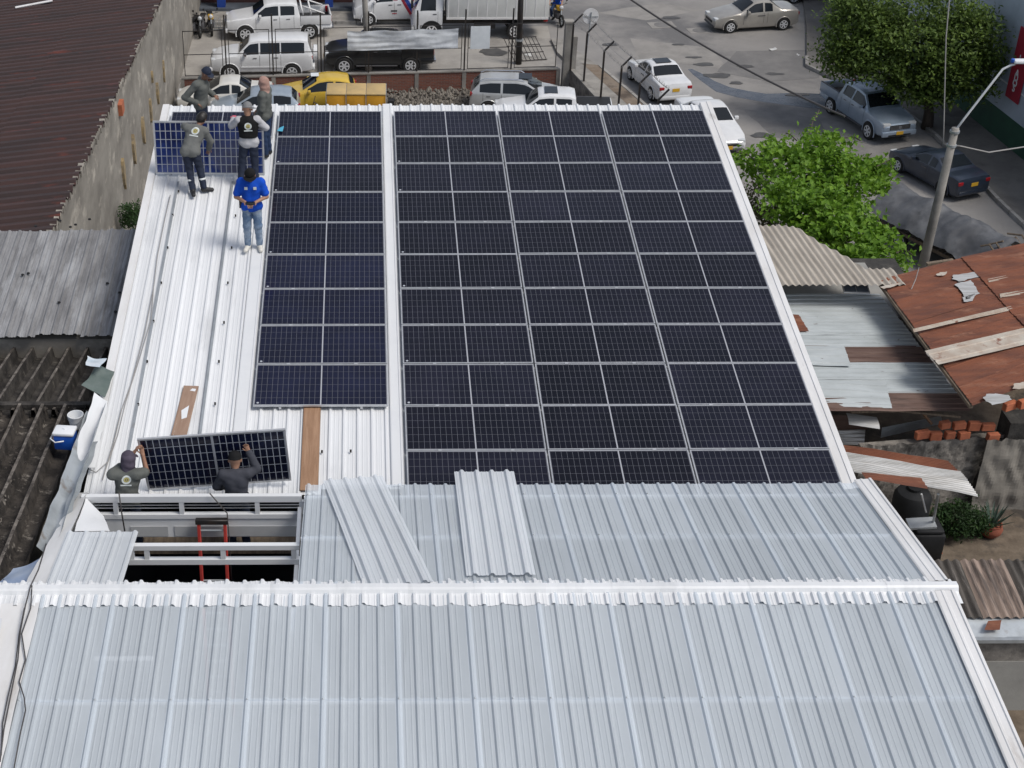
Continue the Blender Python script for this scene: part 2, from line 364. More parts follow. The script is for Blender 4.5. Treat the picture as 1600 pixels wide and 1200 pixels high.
# oil stains and smudges on the side street
M['oil'] = mat('oil', (.06, .058, .058), .6, c2=(.085, .083, .08), scale=3)
for k, (u, v, a, b) in enumerate(((1102, 101, .5, .22), (1120, 118, .7, .3), (1165, 104, .45, .2), (1210, 116, .4, .2), (1085, 90, .35, .15), (1245, 148, .5, .2), (1190, 212, .5, .25), (1048, 28, .5, .2), (770, 82, .6, .5), (955, 70, .4, .2), (1150, 130, .3, .2), (1060, 70, .3, .12))):
    c = P(u, v); pts = []
    for i in range(20):
        t = 2 * math.pi * i / 20; r_ = 1 + .5 * noise.noise((math.cos(t) * 1.4, math.sin(t) * 1.4, k * 3.1)); pts.append((c.x + a * r_ * math.cos(t), c.y + b * r_ * math.sin(t), .013 + .001 * k))
    structure(MB().poly(pts).build('oil_stain', M['oil']))
# ------------------------------------------------------------------ the white warehouse
XL, XR = -5.15, 7.10            # roof edges
YN, YF = -12.3, .50             # near and far edge of the white roof, along its slope
HP = -.125                      # roof pan below panel face
bld = empty('warehouse', (0, 0, 0), label='white metal warehouse with solar panels and a raised translucent ridge roof', cat='warehouse')
# walls
MB().box(XL, XL + .2, -24, .35, 0, 9.2).build('wall', M['plaster'], bld)
MB().box(XR - .22, XR - .02, -24, .35, 0, 9.2).build('wall', M['plaster'], bld)
MB().box(XL + .2, XR - .22, .15, .35, 0, 10.75).build('wall', M['plaster'], bld)
MB().box(XL + .2, XR - .22, -24, -23.8, 0, 9.4).build('wall', M['plaster'], bld)
MB().poly([(XL + .2, -23.8, 4.2), (XR - .22, -23.8, 4.2), (XR - .22, .15, 4.2), (XL + .2, .15, 4.2)]).build('inner_floor', M['inner_shade'], bld)
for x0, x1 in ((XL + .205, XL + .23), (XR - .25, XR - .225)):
    MB().box(x0, x1, -23.8, .14, 4.2, 9.15).build('shade_lining', M['inner_shade'], bld)  # near-black sheets painting the indoor shade on the side walls
for x in (XL, XR - .2):         # side walls follow the roofs up
    MB().add([(x + a, y, z) for a in (0.03, .17) for y, z in ((-24, 9.2), (.3, 9.2), (.3, 11.0), (-12.2, 9.45), (-12.75, 9.9), (-16, 10.5), (-24, 9.65))],
             [(0, 6, 5, 4, 3, 2, 1), (7, 8, 9, 10, 11, 12, 13)] + [(i, (i + 1) % 7, (i + 1) % 7 + 7, i + 7) for i in range(7)]).build('gable_wall', M['grey_inner'], bld)
PITCH = .235
prof4 = trap_profile(4 * PITCH, PITCH, .034, .030, .075, .005)
def roof_sheet_obj(name, prof, x, y0, y1, fn, m, parent, ny=3, lift=0.0):
    mb = MB(); sheet(mb, [(px_ + x, z) for px_, z in prof], lambda a, t, z: fn(a, y0 + (y1 - y0) * t, z + lift), ny)
    return mb.build(name, m, parent)
deck = empty('roof_deck', (0, 0, 0)); deck.parent = bld
# 13 long white sheets, each lapping its neighbour
for i in range(13):
    x = XL + .02 + i * .94
    ysh = YN + .03 * random.uniform(-1, 1)
    o = roof_sheet_obj('roof_sheet', prof4, x, ysh if x > -1.9 else -12.46, YF + random.uniform(-.02, .02), lambda a, y, z: RP(a, y, HP + z), M['white_roof'], deck, 4, lift=.0016 * (i % 2))
# flat cover strips over the long joints (smooth white bands in the ribbed roof)
for (xa, xb) in ((-.245, -.03), (-2.86, -2.60)):
    mb = MB(); pr = [(xa, -.01), (xa, .040), (xa + .02, .046), (xb - .06, .046), (xb - .05, .058), (xb - .02, .058), (xb - .01, .046), (xb, .040), (xb, -.01)]
    sheet(mb, pr, lambda a, t, z: RP(a, YN + (YF - .01 - YN) * t, HP + z), 3); mb.build('joint_cover', M['white_steel'], deck)
# mounting rails seen on the bare strip of roof
for k, xr in enumerate((-4.55, -3.42)):
    mb = MB(); pr = [(xr, .036), (xr, .05), (xr + .045, .05), (xr + .045, .036)]
    sheet(mb, pr, lambda a, t, z: RP(a, YN + (-2.9 - YN) * t, HP + z), 2); mb.build('joint_strip', M['galv'], deck)
# L-feet screwed along the bare strip
for (u, v) in ((268, 272), (270, 337), (262, 388), (252, 443), (240, 503), (230, 566), (216, 633), (368, 338), (362, 388), (356, 443), (350, 505), (342, 566), (336, 632), (503, 707), (548, 706), (279, 300)):
    r = ray(u, v); n = Vector((0, -math.sin(TH), math.cos(TH))); o = RP(0, 0, HP + .04); q = CAM_C + r * (n.dot(o - CAM_C) / n.dot(r))
    mb = MB(); mb.box(-.016, .016, -.02, .02, 0, .006).box(-.016, .016, .014, .02, .006, .035)
    ob = mb.build('mounting_foot', M['black_steel'], deck, loc=q); ob.rotation_euler.x = TH
# right-hand edge flashing
mb = MB(); pr = [(XR - .20, .03), (XR - .18, .075), (XR - .05, .085), (XR - .04, .10), (XR + .05, .10), (XR + .06, .085), (XR + .06, -.18), (XR + .04, -.18)]
sheet(mb, pr, lambda a, t, z: RP(a, YN - .15 + (YF - .02 - YN + .15) * t, HP + z), 4); mb.build('edge_flashing', M['white_trim'], deck)
mb = MB(); pr = [(XL - .04, -.2), (XL - .04, .05), (XL + .10, .055), (XL + .11, .0)]
sheet(mb, pr, lambda a, t, z: RP(a, -10.4 + (YF - .02 + 10.4) * t, HP + z), 4); mb.build('edge_flashing', M['white_trim'], deck)
# fascia under the far eave
MB().add([RP(x, y, h) for x in (XL + .05, XR - .02) for y, h in ((YF - .1, HP - .02), (YF - .05, HP - .02), (YF - .05, HP - .25), (YF - .1, HP - .25))],
         [(0, 3, 2, 1), (4, 5, 6, 7), (0, 1, 5, 4), (1, 2, 6, 5), (2, 3, 7, 6), (3, 0, 4, 7)]).build('fascia', M['white_trim'], deck)

# ---- raised translucent roof: ridge at y=-16
RY, RZ = -16.0, 10.60
def hood(x, y, z=0.0):          # far slope
    a = math.atan2(.60, 3.26); return Vector((x, y + z * math.sin(a), RZ - (y - RY) * math.tan(a) + z * math.cos(a)))
def near(x, y, z=0.0):          # near slope
    a = math.atan2(.30, 2.93); return Vector((x, y - z * math.sin(a), RZ + (y - RY) * math.tan(a) + z * math.cos(a)))
M['white_plain'] = mat('white_plain', (.82, .82, .82), .5)
hoodr = empty('far_slope', (0, 0, 0)); hoodr.parent = bld
nearr = empty('near_slope', (0, 0, 0)); nearr.parent = bld
profT = [(PITCH / 2 - .048, 0)] + [q for q in trap_profile(4 * PITCH, PITCH, .026, .028, .075, .004) if q[0] > PITCH / 2 - .04] + [(4 * PITCH + PITCH / 2 - .0375, .002), (4 * PITCH + PITCH / 2 - .014, .028), (4 * PITCH + PITCH / 2 + .014, .028), (4 * PITCH + PITCH / 2 + .0375, .002), (4 * PITCH + PITCH / 2 + .046, .002)]
for i in range(9):
    x = -1.66 + i * .94
    pf = [p for p in profT if p[0] + x < XR - .03] if i == 8 else profT
    j = random.uniform(-.006, .006)
    roof_sheet_obj('roof_sheet', pf, x, RY + .05, -14.43 + j, lambda a, y, z: hood(a, y, z), M['milky'], hoodr, 3, lift=.006 + .0025 * (i % 2))
    roof_sheet_obj('roof_sheet', pf, x, -14.465 + j, -12.70 + random.uniform(-.015, .015), lambda a, y, z: hood(a, y, z), M['milky'], hoodr, 3, lift=.0025 * (i % 2))
roof_sheet_obj('roof_sheet', profT, -5.06, RY + .05, -14.26, lambda a, y, z: hood(a, y, z), M['milky_cap'], hoodr, 3)
for i in range(13):
    x = XL + .07 + i * .94
    pf = [p for p in profT if p[0] + x < XR - .03] if i == 12 else profT
    j = random.uniform(-.006, .006)
    roof_sheet_obj('roof_sheet', pf, x, -24, -17.87 + j, lambda a, y, z: near(a, y, z), M['milky'], nearr, 4, lift=.0025 * (i % 2))
    roof_sheet_obj('roof_sheet', pf, x, -17.91 + j, RY - .03, lambda a, y, z: near(a, y, z), M['milky'], nearr, 3, lift=.006 + .0025 * (i % 2))
# purlins under the sheets (seen through them as pale lines)
for y in (-13.1, -14.46):
    p = hood(0, y, -.09); MB().box(-1.60, XR - .24, y - .022, y + .022, p.z + .045, p.z + .084).build('purlin', M['white_plain'], hoodr)
for y in (-17.9, -19.9, -21.9):
    p = near(0, y, -.09); MB().box(XL + .24, XR - .24, y - .022, y + .022, p.z + .045, p.z + .084).build('purlin', M['white_plain'], nearr)
# small steel screws on the purlin lines
scr = MB(); scr.lathe([(.013, 0), (.013, .006), (.006, .012), (.001, .012)], 8)
scr_me = scr.mesh('screw', M['galv'])
for y, fn, x0 in ((-14.46, hood, -1.66), (-17.9, near, XL + .07), (-13.1, hood, -1.66)):
    n = int((XR - .2 - x0) / (2 * PITCH))
    for i in range(n):
        link('screw', scr_me, hoodr if fn is hood else nearr, fn(x0 + PITCH / 2 + i * 2 * PITCH, y, .032))
# ridge capping: one piece per sheet, rolled along the ridge, ribbed flanges
def cap_piece(x0):
    mb = MB(); w_ = .955
    xs = [p[0] for p in prof4]; zs = [p[1] for p in prof4]
    def rib(x):
        t = (x / w_) * .94
        return float(np.interp(t, xs, zs))
    sec = [(-.30, 0, 1), (-.115, .0, 1), (-.09, .012, .2), (-.06, .055, 0), (-.03, .072, 0), (.03, .072, 0), (.06, .055, 0), (.09, .012, .2), (.115, 0, 1), (.22, 0, 1)]
    cols = sorted(set([round(x * w_ / .94, 4) for x in xs] + [0, w_]))
    vs = []
    for (dy, h, k) in sec:
        for c in cols:
            z = h + .012 + rib(c) * k
            e = (.018 * math.sin(c * 2 * math.pi / .47 + x0 * 3)) if dy in (-.30, .22) else 0
            p = near(x0 + c, RY + dy + e, z) if dy < 0 else hood(x0 + c, RY + dy + e, z)
            vs.append(p)
    n = len(cols)
    mb.add(vs, [(j * n + i, j * n + i + 1, (j + 1) * n + i + 1, (j + 1) * n + i) for j in range(len(sec) - 1) for i in range(n - 1)])
    return mb
ridge = empty('ridge', (0, 0, 0)); ridge.parent = bld
for i in range(14):
    x = -5.66 + i * .920
    if x > 6.5: break
    o = cap_piece(x).build('ridge_cap', M['white_roof'], ridge); o.location.z = .004 * (i % 2)
# right edge flashing of the raised roof
for fn, ya, yb, par in ((hood, RY + .1, -12.66, hoodr), (near, -24, RY - .1, nearr)):
    mb = MB(); pr = [(XR - .19, .038), (XR - .17, .050), (XR - .10, .054), (XR - .09, .064), (XR - .06, .064), (XR - .05, .056), (XR + .03, .060), (XR + .04, .078), (XR + .075, .078), (XR + .075, -.16)]
    sheet(mb, pr, lambda a, t, z: fn(a, ya + (yb - ya) * t, z), 4); mb.build('edge_flashing', M['white_trim'], par)
# left edge flashing: broad folded white sheets, a little uneven
def floppy(name, pts, m, parent, amp=.02, nu=8, nv=10, seed=0):
    a, b, c, d = [Vector(p) for p in pts]
    def fn(s, t):
        q = a.lerp(b, s).lerp(d.lerp(c, s), t)
        return q + Vector((0, 0, amp * noise.noise((q.x * 3 + seed, q.y * 2.2, seed)))) + Vector((amp * .6 * noise.noise((seed, q.y * 3, 5)), 0, 0))
    return MB().grid(fn, nu, nv).build(name, m, parent, smooth=True)
floppy('edge_flashing', [(-5.62, -24, 9.75), (-4.98, -24, 9.86), (-4.98, -16.25, 10.62), (-5.52, -16.25, 10.58)], M['white_trim'], nearr, .03, 6, 30, 2)
floppy('edge_flashing', [(-5.72, -18.2, 10.2), (-5.45, -18.2, 10.38), (-5.40, -16.6, 10.62), (-5.62, -16.6, 10.6)], M['white_roof'], nearr, .05, 6, 12, 9)

# ---- clerestory girder at the near edge of the white roof and the opening below the removed sheets
gir = empty('lattice_girder', (0, 0, 0)); gir.parent = bld
x0, x1 = -5.0, -1.64
MB().box(x0, x1, -13.06, -12.98, 9.93, 10.04).build('top_chord', M['white_steel'], gir)
MB().box(x0, x1, -13.06, -12.98, 9.62, 9.70).build('bottom_chord', M['white_steel'], gir)
for x in (-4.92, -4.53, -3.52, -2.36, -1.68):
    MB().box(x, x + .07, -13.055, -12.985, 9.70, 9.93).build('post', M['white_steel'], gir)
for z in (9.735, 9.79, 9.845, 9.90):
    mb = MB(); mb.add([(x0 + .05, -12.95, z + .012), (x1, -12.95, z + .012), (x1, -12.90, z - .012), (x0 + .05, -12.90, z - .012),
                       (x0 + .05, -12.95, z + .004), (x1, -12.95, z + .004), (x1, -12.90, z - .020), (x0 + .05, -12.90, z - .020)],
                      [(0, 1, 2, 3), (7, 6, 5, 4), (0, 4, 5, 1), (2, 6, 7, 3)])
    mb.build('louvre_slat', M['white_trim'], gir)
MB().box(x0, x1, -13.04, -13.0, 9.26, 9.615).build('infill_panel', M['white_steel'], gir)
for xa, xb in ((-4.30, -3.72), (-3.62, -1.70)):
    MB().box(xa, xb, -13.052, -13.043, 9.28, 9.47).build('infill_board', M['grey_inner'], gir)
g2 = empty('lattice_girder', (0, 0, 0)); g2.parent = bld
MB().box(-4.10, -1.62, -14.50, -14.42, 10.12, 10.20).build('top_chord', M['white_steel'], g2)
MB().box(-4.10, -1.62, -14.50, -14.42, 9.86, 9.95).build('bottom_chord', M['white_steel'], g2)
for x in (-4.08, -3.86, -2.76, -1.74):
    MB().box(x, x + .07, -14.495, -14.425, 9.95, 10.12).build('post', M['white_steel'], g2)
# roof beams along the opening sides, and the beam carrying the ridge
MB().box(-1.70, -1.645, -15.9, -13.07, 9.75, 9.85).build('rafter', M['white_steel'], bld)
MB().box(XL + .25, XR - .25, -16.05, -15.95, 10.34, 10.46).build('ridge_beam', M['white_steel'], bld)
MB().box(-4.6, -3.75, -15.25, -15.15, 4.2, 8.7).build('inner_partition', M['grey_inner'], bld)
# torn white lining at the left end of the opening
floppy('lining_sheet', [P(116, 830, 10.22), P(172, 830, 10.05), P(162, 806, 9.9), P(134, 778, 10.0)], M['white_roof'], bld, .03, 8, 8, 4)
floppy('edge_flashing', [(-5.32, -15.9, 10.50), (-4.98, -15.9, 10.56), (-4.92, -12.9, 10.02), (-5.16, -12.9, 9.9)], M['white_trim'], bld, .03, 4, 14, 7)
# walkway the two fitters stand on inside the opening
MB().box(-4.9, -1.7, -12.85, -12.3, 8.78, 8.84).build('walkway', M['old_wood'], bld)

# ------------------------------------------------------------------ left gutter between warehouse and neighbour
gut = empty('gutter', (0, 0, 0), label='dented galvanised gutter sheet along the left edge of the warehouse roof', cat='gutter')
def gut_fn(s, t):
    a = P(152, 648, 9.85); b = P(76, 860, 10.0); q = a.lerp(b, t)
    w_ = .34 * s; z = .08 - .16 * math.sin(math.pi * min(1, s * 1.1)) + (.16 * max(0, s - .72) / .28)
    return q + Vector((w_ - .17 + .03 * noise.noise((t * 9, s * 2, 1)), 0, z + .04 * noise.noise((t * 7, s * 3, 3))))
MB().grid(gut_fn, 10, 26).build('gutter_sheet', M['gutter'], gut, smooth=True)
floppy('folded_sheet', [P(146, 690, 9.95), P(154, 690, 9.95), P(92, 850, 10.12), P(78, 850, 10.1)], M['galv'], gut, .06, 5, 20, 11)
# ------------------------------------------------------------------ solar panels
PW, PH, PT = 2.278, 1.134, .035
ROWP, GAP = 1.154, .03
def panel_meshes(cell_m, back_m, nx=12, ny=6, gap=.0065, lip=.018, name='', mid=.028):
    fr = MB()
    fr.box(0, PW, -lip, 0, -PT, 0); fr.box(0, PW, -PH, -PH + lip, -PT, 0)
    fr.box(0, lip, -PH + lip, -lip, -PT, 0); fr.box(PW - lip, PW, -PH + lip, -lip, -PT, 0)
    bk = MB().box(lip, PW - lip, -PH + lip, -lip, -.022, -.0060)
    ce = MB(); m = lip + .012; half = (PW - 2 * m - mid) / 2
    cw, chh = (half + gap) / nx, (PH - 2 * m + gap) / ny
    for hx in range(2):
        ox = m + hx * (half + mid)
        for i in range(nx):
            for j in range(ny):
                xa = ox + i * cw; ya = -m - j * chh
                xb, yb = xa + cw - gap, ya - chh + gap
                ce.add([(xa, yb, -.0045), (xb, yb, -.0045), (xb, ya, -.0045), (xa, ya, -.0045)], [(0, 1, 2, 3)])
    return fr.mesh('frame', M['alu']), bk.mesh('backsheet', back_m), ce.mesh('solar_cells', cell_m)
PM = {'black': panel_meshes(M['cell'], M['backsheet']), 'blue': panel_meshes(M['cell_blue'], M['backsheet']),
      'back': panel_meshes(M['cell_back'], M['backsheet_white'], 10, 6, .015, .026, mid=.04), 'backd': panel_meshes(M['cell_back_dark'], M['backsheet_white'], 11, 6, .014, .026, mid=.04)}
SPLIT = MB().box(PW / 2 - .010, PW / 2 + .010, -PH + .02, -.02, -.0062, -.0040).mesh('centre_strip', M['split'])
stick = MB(); stick.lathe([(.022, 0), (.022, .002), (.001, .002)], 12); stick_me = stick.mesh('sticker', M['backsheet_white'])
clampm = MB().box(-.03, .03, -.02, .02, -.03, .006).mesh('clamp', M['alu'])
def make_panel(kind, label, group, sticker=True):
    e = empty('solar_panel', label=label, cat='solar panel', group=group)
    f_, b_, c_ = PM[kind]
    link('frame', f_, e); link('backsheet', b_, e); link('centre_strip', SPLIT, e)
    c = link('solar_cells', c_, e); c['kind'] = 'stuff'
    if sticker: link('sticker', stick_me, e, (.075, -PH + .07, -.0035))
    return e
ORD = ['farthest row', 'second row from far eave', 'third row from far eave', 'fourth row from far eave', 'fifth row from far eave',
       'sixth row from far eave', 'seventh row from far eave', 'eighth row from far eave', 'ninth row from far eave', 'tenth row from far eave', 'nearest row half hidden']
cols = [('A', -.274 - PW, 9, 'blue', 'single detached left column'), ('B', 0.0, 11, 'black', 'left column of big array'),
        ('C', PW + GAP, 11, 'black', 'middle column of big array'), ('D', 2 * (PW + GAP), 11, 'black', 'right column of big array')]
for cn, x, n, kind, where in cols:
    for r in range(n):
        o = ORD[r] if not (cn == 'A' and r == 8) else 'nearest row'
        e = make_panel(kind if not (cn == 'A' and r in (2,)) else 'black', 'dark solar panel, %s, %s' % (o, where), 'solar panels laid on the white roof', sticker=(cn in 'AB' and r % 3 != 0))
        e.location = RP(x + random.uniform(-.003, .003), -r * ROWP, 0); e.rotation_euler = (TH + random.uniform(-.004, .004), random.uniform(-.003, .003), 0)
        if r < n - 1:
            for cx in (.55, PW - .55): link('clamp', clampm, e, (cx, -PH - .01, 0))
e = make_panel('blue', 'dark blue solar panel at the far left corner behind the workers', 'solar panels laid on the white roof', False)
e.location = RP(-4.93, -.01, 0); e.rotation_euler = (TH, 0, 0)
# rails carrying the panels (seen at the open lower edge)
for cn, x, n, kind, where in cols:
    for cx in (.45, PW - .45):
        mb = MB(); y0, y1 = -n * ROWP + .02, .02
        mb.add([RP(x + cx + a, y, h) for y in (y0, y1) for a, h in ((-.02, -.085), (.02, -.085), (.02, -.037), (-.02, -.037))],
               [(0, 1, 2, 3), (7, 6, 5, 4), (0, 4, 5, 1), (1, 5, 6, 2), (2, 6, 7, 3), (3, 7, 4, 0)])
        mb.build('mounting_rail', M['alu'], deck)
def panel_matrix(bl, br, tl):   # local x along the long edge, local y up the short edge, z out of the face
    x = (br - bl).normalized(); y = (tl - bl); y = (y - x * y.dot(x)).normalized(); z = x.cross(y)
    o = bl + y * PH
    return Matrix(((x.x, y.x, z.x, o.x), (x.y, y.y, z.y, o.y), (x.z, y.z, z.z, o.z), (0, 0, 0, 1)))
h1 = make_panel('back', 'upright solar panel with white cell grid held by two workers at the far end', 'solar panels being carried', False)
a, b = RP(-5.02, -2.62, -.06), RP(-2.75, -2.66, -.06)
h1.matrix_world = panel_matrix(a, b, a + Vector((-.06, .10, 1.13)))
h2 = make_panel('backd', 'tilted solar panel held up by two workers beside the roof opening', 'solar panels being carried', False)
a, b = Vector((-4.11, -12.27, 9.60)), Vector((-1.83, -12.20, 9.73))
h2.matrix_world = panel_matrix(a, b, a + Vector((-.02, -.20, 1.0)))
# ------------------------------------------------------------------ neighbouring roofs on the left
def tri_noise(x, y, s=0): return noise.noise((x, y, s))
# brown corrugated roof and its old gable wall
XW = -8.85
wall_top = [(0.0, 6.62), (3.8, 6.45), (10, 6.12), (20, 5.6), (27.8, 5.18), (36, 4.75), (47, 4.2)]
def wtop(y): return float(np.interp(y, [p[0] for p in wall_top], [p[1] for p in wall_top]))
hw = empty('brown_roofed_shed', (0, 0, 0), label='long shed with dark reddish-brown corrugated roof and stained grey side wall', cat='shed')
def wall_fn(s, t):
    y = -1.0 + 48 * s; z = wtop(y) * t
    bulge = .04 * tri_noise(y * .5, z * .7, 1) + .012 * tri_noise(y * 2.2, z * 2.6, 4)
    if t > .97: z -= .05 * abs(tri_noise(y * 3.1, 0, 6))
    return (XW + bulge, y, z)
MB().grid(wall_fn, 240, 30).build('side_wall', M['old_wall'], hw, smooth=True)
MB().box(XW - .3, XW - .08, -1.0, 47, 0, 4.1).build('wall_core', M['old_wall'], hw)
# brown roof: ribs run across, rising towards the wall; a few separate courses of sheets
def brown(x, y, z): return Vector((x, y, wtop(y) + .02 + (x - XW) * math.tan(math.radians(6.5)) + z))
yy = -6.0; n = 0
while yy < 47:
    wd = 1.0; mb = MB(); pr = [(0, 0), (.12, 0), (.20, .11), (.38, .11), (.46, 0), (.62, 0), (.70, .11), (.88, .11), (.96, 0), (1.02, 0)]
    pr = [(a + yy, z) for a, z in pr]
    lift = .006 * (n % 2)
    for xa, xb in ((XW + .10, XW - 3.1), (XW - 3.0, XW - 9.5)):
        j = random.uniform(-.05, .05)
        sheet(mb, pr, lambda y, t, z: brown(xa + j + (xb - xa - j) * t, y, z + lift - (.02 if xa < XW - 1 else 0)), 3)
    mb.build('roof_sheet', M['brown_roof'], hw); yy += wd; n += 1
# cement closures under the rib ends
mb = MB()
y = 0.6
while y < 46.5:
    c = brown(XW + .02, y, -.02); r_ = random.uniform(.05, .10)
    mb.obox((XW + .03, y, c.z - .02), (r_ * .9, 0, 0), (0, .075, .02), (0, 0, r_)); y += .2
mb.build('cement_closure', M['old_wall'], hw)
# pale edge strip lying on the far end of the brown roof
def on_brown(u, v):
    z = 4.0
    for _ in range(8):
        q = P(u, v, z); z = brown(q.x, q.y, .14).z
    return P(u, v, z)
MB().tube([on_brown(24, 12), on_brown(50, 7), on_brown(82, 1)], .05, 6).build('edge_strip', M['white_trim'], hw)
# ochre stains with raised flaking plaster down the wall
for (u, v, hh, ww) in ((258, 112, .9, .10), (249, 145, .9, .12), (238, 172, 1.0, .13), (227, 205, 1.0, .14), (212, 232, 1.1, .16), (196, 268, 1.1, .12), (240, 120, .5, .08)):
    c = PXX(u, v, XW + .1); mb = MB(); pts = []
    for k in range(14):
        a = 2 * math.pi * k / 14; rr = 1 + .35 * tri_noise(k * 1.3, u * .1, 2)
        pts.append((XW + .085, c.y + ww * 1.3 * rr * math.cos(a), c.z + hh * .5 * rr * math.sin(a)))
    mb.poly(pts); mb.add([(p[0] - .12, p[1], p[2]) for p in pts] + pts, [(i, (i + 1) % 14, (i + 1) % 14 + 14, i + 14) for i in range(14)])
    mb.build('plaster_flake', M['wall_ochre'], hw)
c = PXX(188, 168, XW + .05)
MB().obox(c, (.10, 0, 0), (0, .24, .02), (0, -.02, .20)).build('loose_brick', M['brick'], hw)

# weathered grey roof next to the warehouse
def lin_plane(p, slope_deg):
    return lambda x, y, z: Vector((x, y, p[1] + (y - p[0]) * math.tan(math.radians(slope_deg)) + z))
gy0, gy1 = -6.25, -2.35
gpl = lin_plane((gy0, 9.0), 6.0)
gr = empty('grey_roofed_shed', (0, 0, 0), label='low shed with weathered grey ribbed metal roof left of the warehouse', cat='shed')
for i in range(8):
    x = -5.32 - (i + 1) * .88
    pr = trap_profile(.88, .22, .028, .03, .09, .006, x0=x)
    j0, j1 = random.uniform(-.06, .05), random.uniform(-.05, .05)
    for (a, b, lf) in ((gy0 + j0, -3.9, 0), (-4.15, gy1 + j1, .012)) if i > 3 else ((gy0 + j0, gy1 + j1, 0),):
        mb = MB(); sheet(mb, pr, lambda xx, t, z: gpl(xx, a + (b - a) * t, z + lf + .003 * (i % 2)) + Vector((0, 0, .018 * tri_noise(xx * 2, t * 3, i))), 8); mb.build('roof_sheet', M['old_grey'], gr)
MB().box(-12.4, -5.36, gy0 + .15, gy1 - .2, 0, 8.85).build('wall', M['old_wall'], gr)
# a few dark debris lumps along the joints
mb = MB()
for (u, v) in ((58, 371), (96, 364), (120, 369), (142, 362), (45, 432), (92, 470), (187, 457), (180, 482), (168, 445), (36, 434), (112, 372)):
    c = P(u, v, 9.2); c.z = gpl(c.x, c.y, .035).z
    mb.lathe([(.001, 0), (.035, .005), (.03, .03), (.001, .04)], 6, c)
mb.build('debris', M['black'], gr)
# darker fibre roof seen at the far left under the grey sheets
for i in range(3):
    x = -9.55 - i * .75; pr = wave_profile(.72, .18, .04, 8, x0=x); mb = MB()
    sheet(mb, pr, lambda xx, t, z: gpl(xx, gy0 - .1 + 2.4 * t, z + .03 + .004 * i), 3); mb.build('roof_sheet', M['asbestos'], gr, smooth=True)

# black fibre-cement trough roofs
def trough_profile(width, pitch, h, x0):
    pts = []; n = int(round(width / pitch))
    for i in range(n):
        a = x0 + i * pitch
        pts += [(a, h), (a + .13 * pitch, h), (a + .24 * pitch, .05 * h), (a + .5 * pitch, 0), (a + .86 * pitch, .03 * h), (a + .95 * pitch, h * .85)]
    return pts + [(x0 + width, h)]
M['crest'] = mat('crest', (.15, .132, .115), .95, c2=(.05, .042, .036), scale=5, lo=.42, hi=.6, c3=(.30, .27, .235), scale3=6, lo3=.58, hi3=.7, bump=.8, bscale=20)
dk = empty('dark_roofed_shed', (0, 0, 0), label='shed with soot-black deep-ribbed fibre-cement roof beside the warehouse', cat='shed')
dpl = lin_plane((-9.24, 9.30), -11.5)
for i in range(5):
    x = -5.42 - (i + 1) * 1.08
    mb = MB(); sheet(mb, trough_profile(1.08, .36, .25, x), lambda xx, t, z: dpl(xx, -9.5 + 3.6 * t, z + .004 * (i % 2) - .24) + Vector((0, 0, .02 * tri_noise(xx * 3, t * 5, i))), 10)
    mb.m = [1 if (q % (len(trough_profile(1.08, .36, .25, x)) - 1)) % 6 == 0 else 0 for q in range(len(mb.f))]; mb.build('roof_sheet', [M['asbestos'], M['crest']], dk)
MB().box(-12.2, -5.45, -9.3, -6.45, 0, 8.3).build('wall', M['old_wall'], dk)
dm = empty('mossy_roofed_shed', (0, 0, 0), label='nearest left shed with mossy blackened deep-ribbed fibre-cement roof', cat='shed')
mpl = lin_plane((-9.24, 9.36), -6.5)
for i in range(5):
    x = -5.55 - (i + 1) * 1.2
    mb = MB(); sheet(mb, trough_profile(1.2, .40, .25, x), lambda xx, t, z: mpl(xx, -16.5 + 7.15 * t, z + .004 * (i % 2) - .22) + Vector((0, 0, .025 * tri_noise(xx * 3, t * 9, i + 3))), 24)
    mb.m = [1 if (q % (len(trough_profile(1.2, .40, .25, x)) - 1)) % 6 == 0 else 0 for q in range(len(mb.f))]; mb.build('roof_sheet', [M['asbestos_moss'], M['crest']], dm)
MB().box(-12.4, -5.9, -16.3, -9.6, 0, 8.9).build('wall', M['old_wall'], dm)
MB().box(-12.5, -5.5, -9.40, -9.28, 9.30, 9.40).build('ridge_batten', M['asbestos'], dm)
# moss and leaf litter on it
mb = MB()
for k in range(1600):
    x = random.uniform(-9.5, -5.75); y = random.uniform(-15.6, -9.5)
    if noise.noise((x * 1.3, y * .8, 2)) < -.05: continue
    c = mpl(x, y, random.uniform(.0, .035)); r_ = random.uniform(.006, .024)
    mb.lathe([(.001, -.01), (r_, .0), (r_ * .6, r_ * .7), (.001, r_ * .8)], 5, c)
o = mb.build('moss', M['asbestos_moss'], dm); o['kind'] = 'stuff'

# blue tarpaulin scrap at the gutter end
tarp = floppy('tarpaulin', [(-6.02, -15.75, 10.06), (-5.25, -15.75, 10.3), (-5.22, -14.75, 10.22), (-5.72, -14.75, 10.0)], mat('tarp_blue', (.25, .32, .46), .45, c2=(.36, .42, .52), scale=2.2), None, .07, 12, 12, 21)
tag(tarp, 'crumpled blue-grey tarpaulin scrap beside the ridge cap at left', 'tarpaulin')
tarp2 = floppy('tarpaulin', [RP(-5.42, -10.2, .30), RP(-5.05, -10.2, .06), RP(-5.0, -9.5, .06), RP(-5.3, -9.4, .14)], mat('tarp_green', (.085, .115, .105), .6, c2=(.12, .15, .14), scale=3), None, .05, 10, 10, 31)
tag(tarp2, 'dark green tarpaulin piece at the left roof edge beside the white bucket', 'tarpaulin')
bag = floppy('plastic_bag', [RP(-5.42, -9.75, .38), RP(-5.18, -9.8, .32), RP(-5.12, -9.4, .25), RP(-5.45, -9.36, .30)], mat('bag_white', (.62, .66, .70), .3, c2=(.45, .55, .62), scale=5), None, .10, 12, 12, 41)
tag(bag, 'crumpled white plastic bag lying on the green tarpaulin', 'plastic bag')
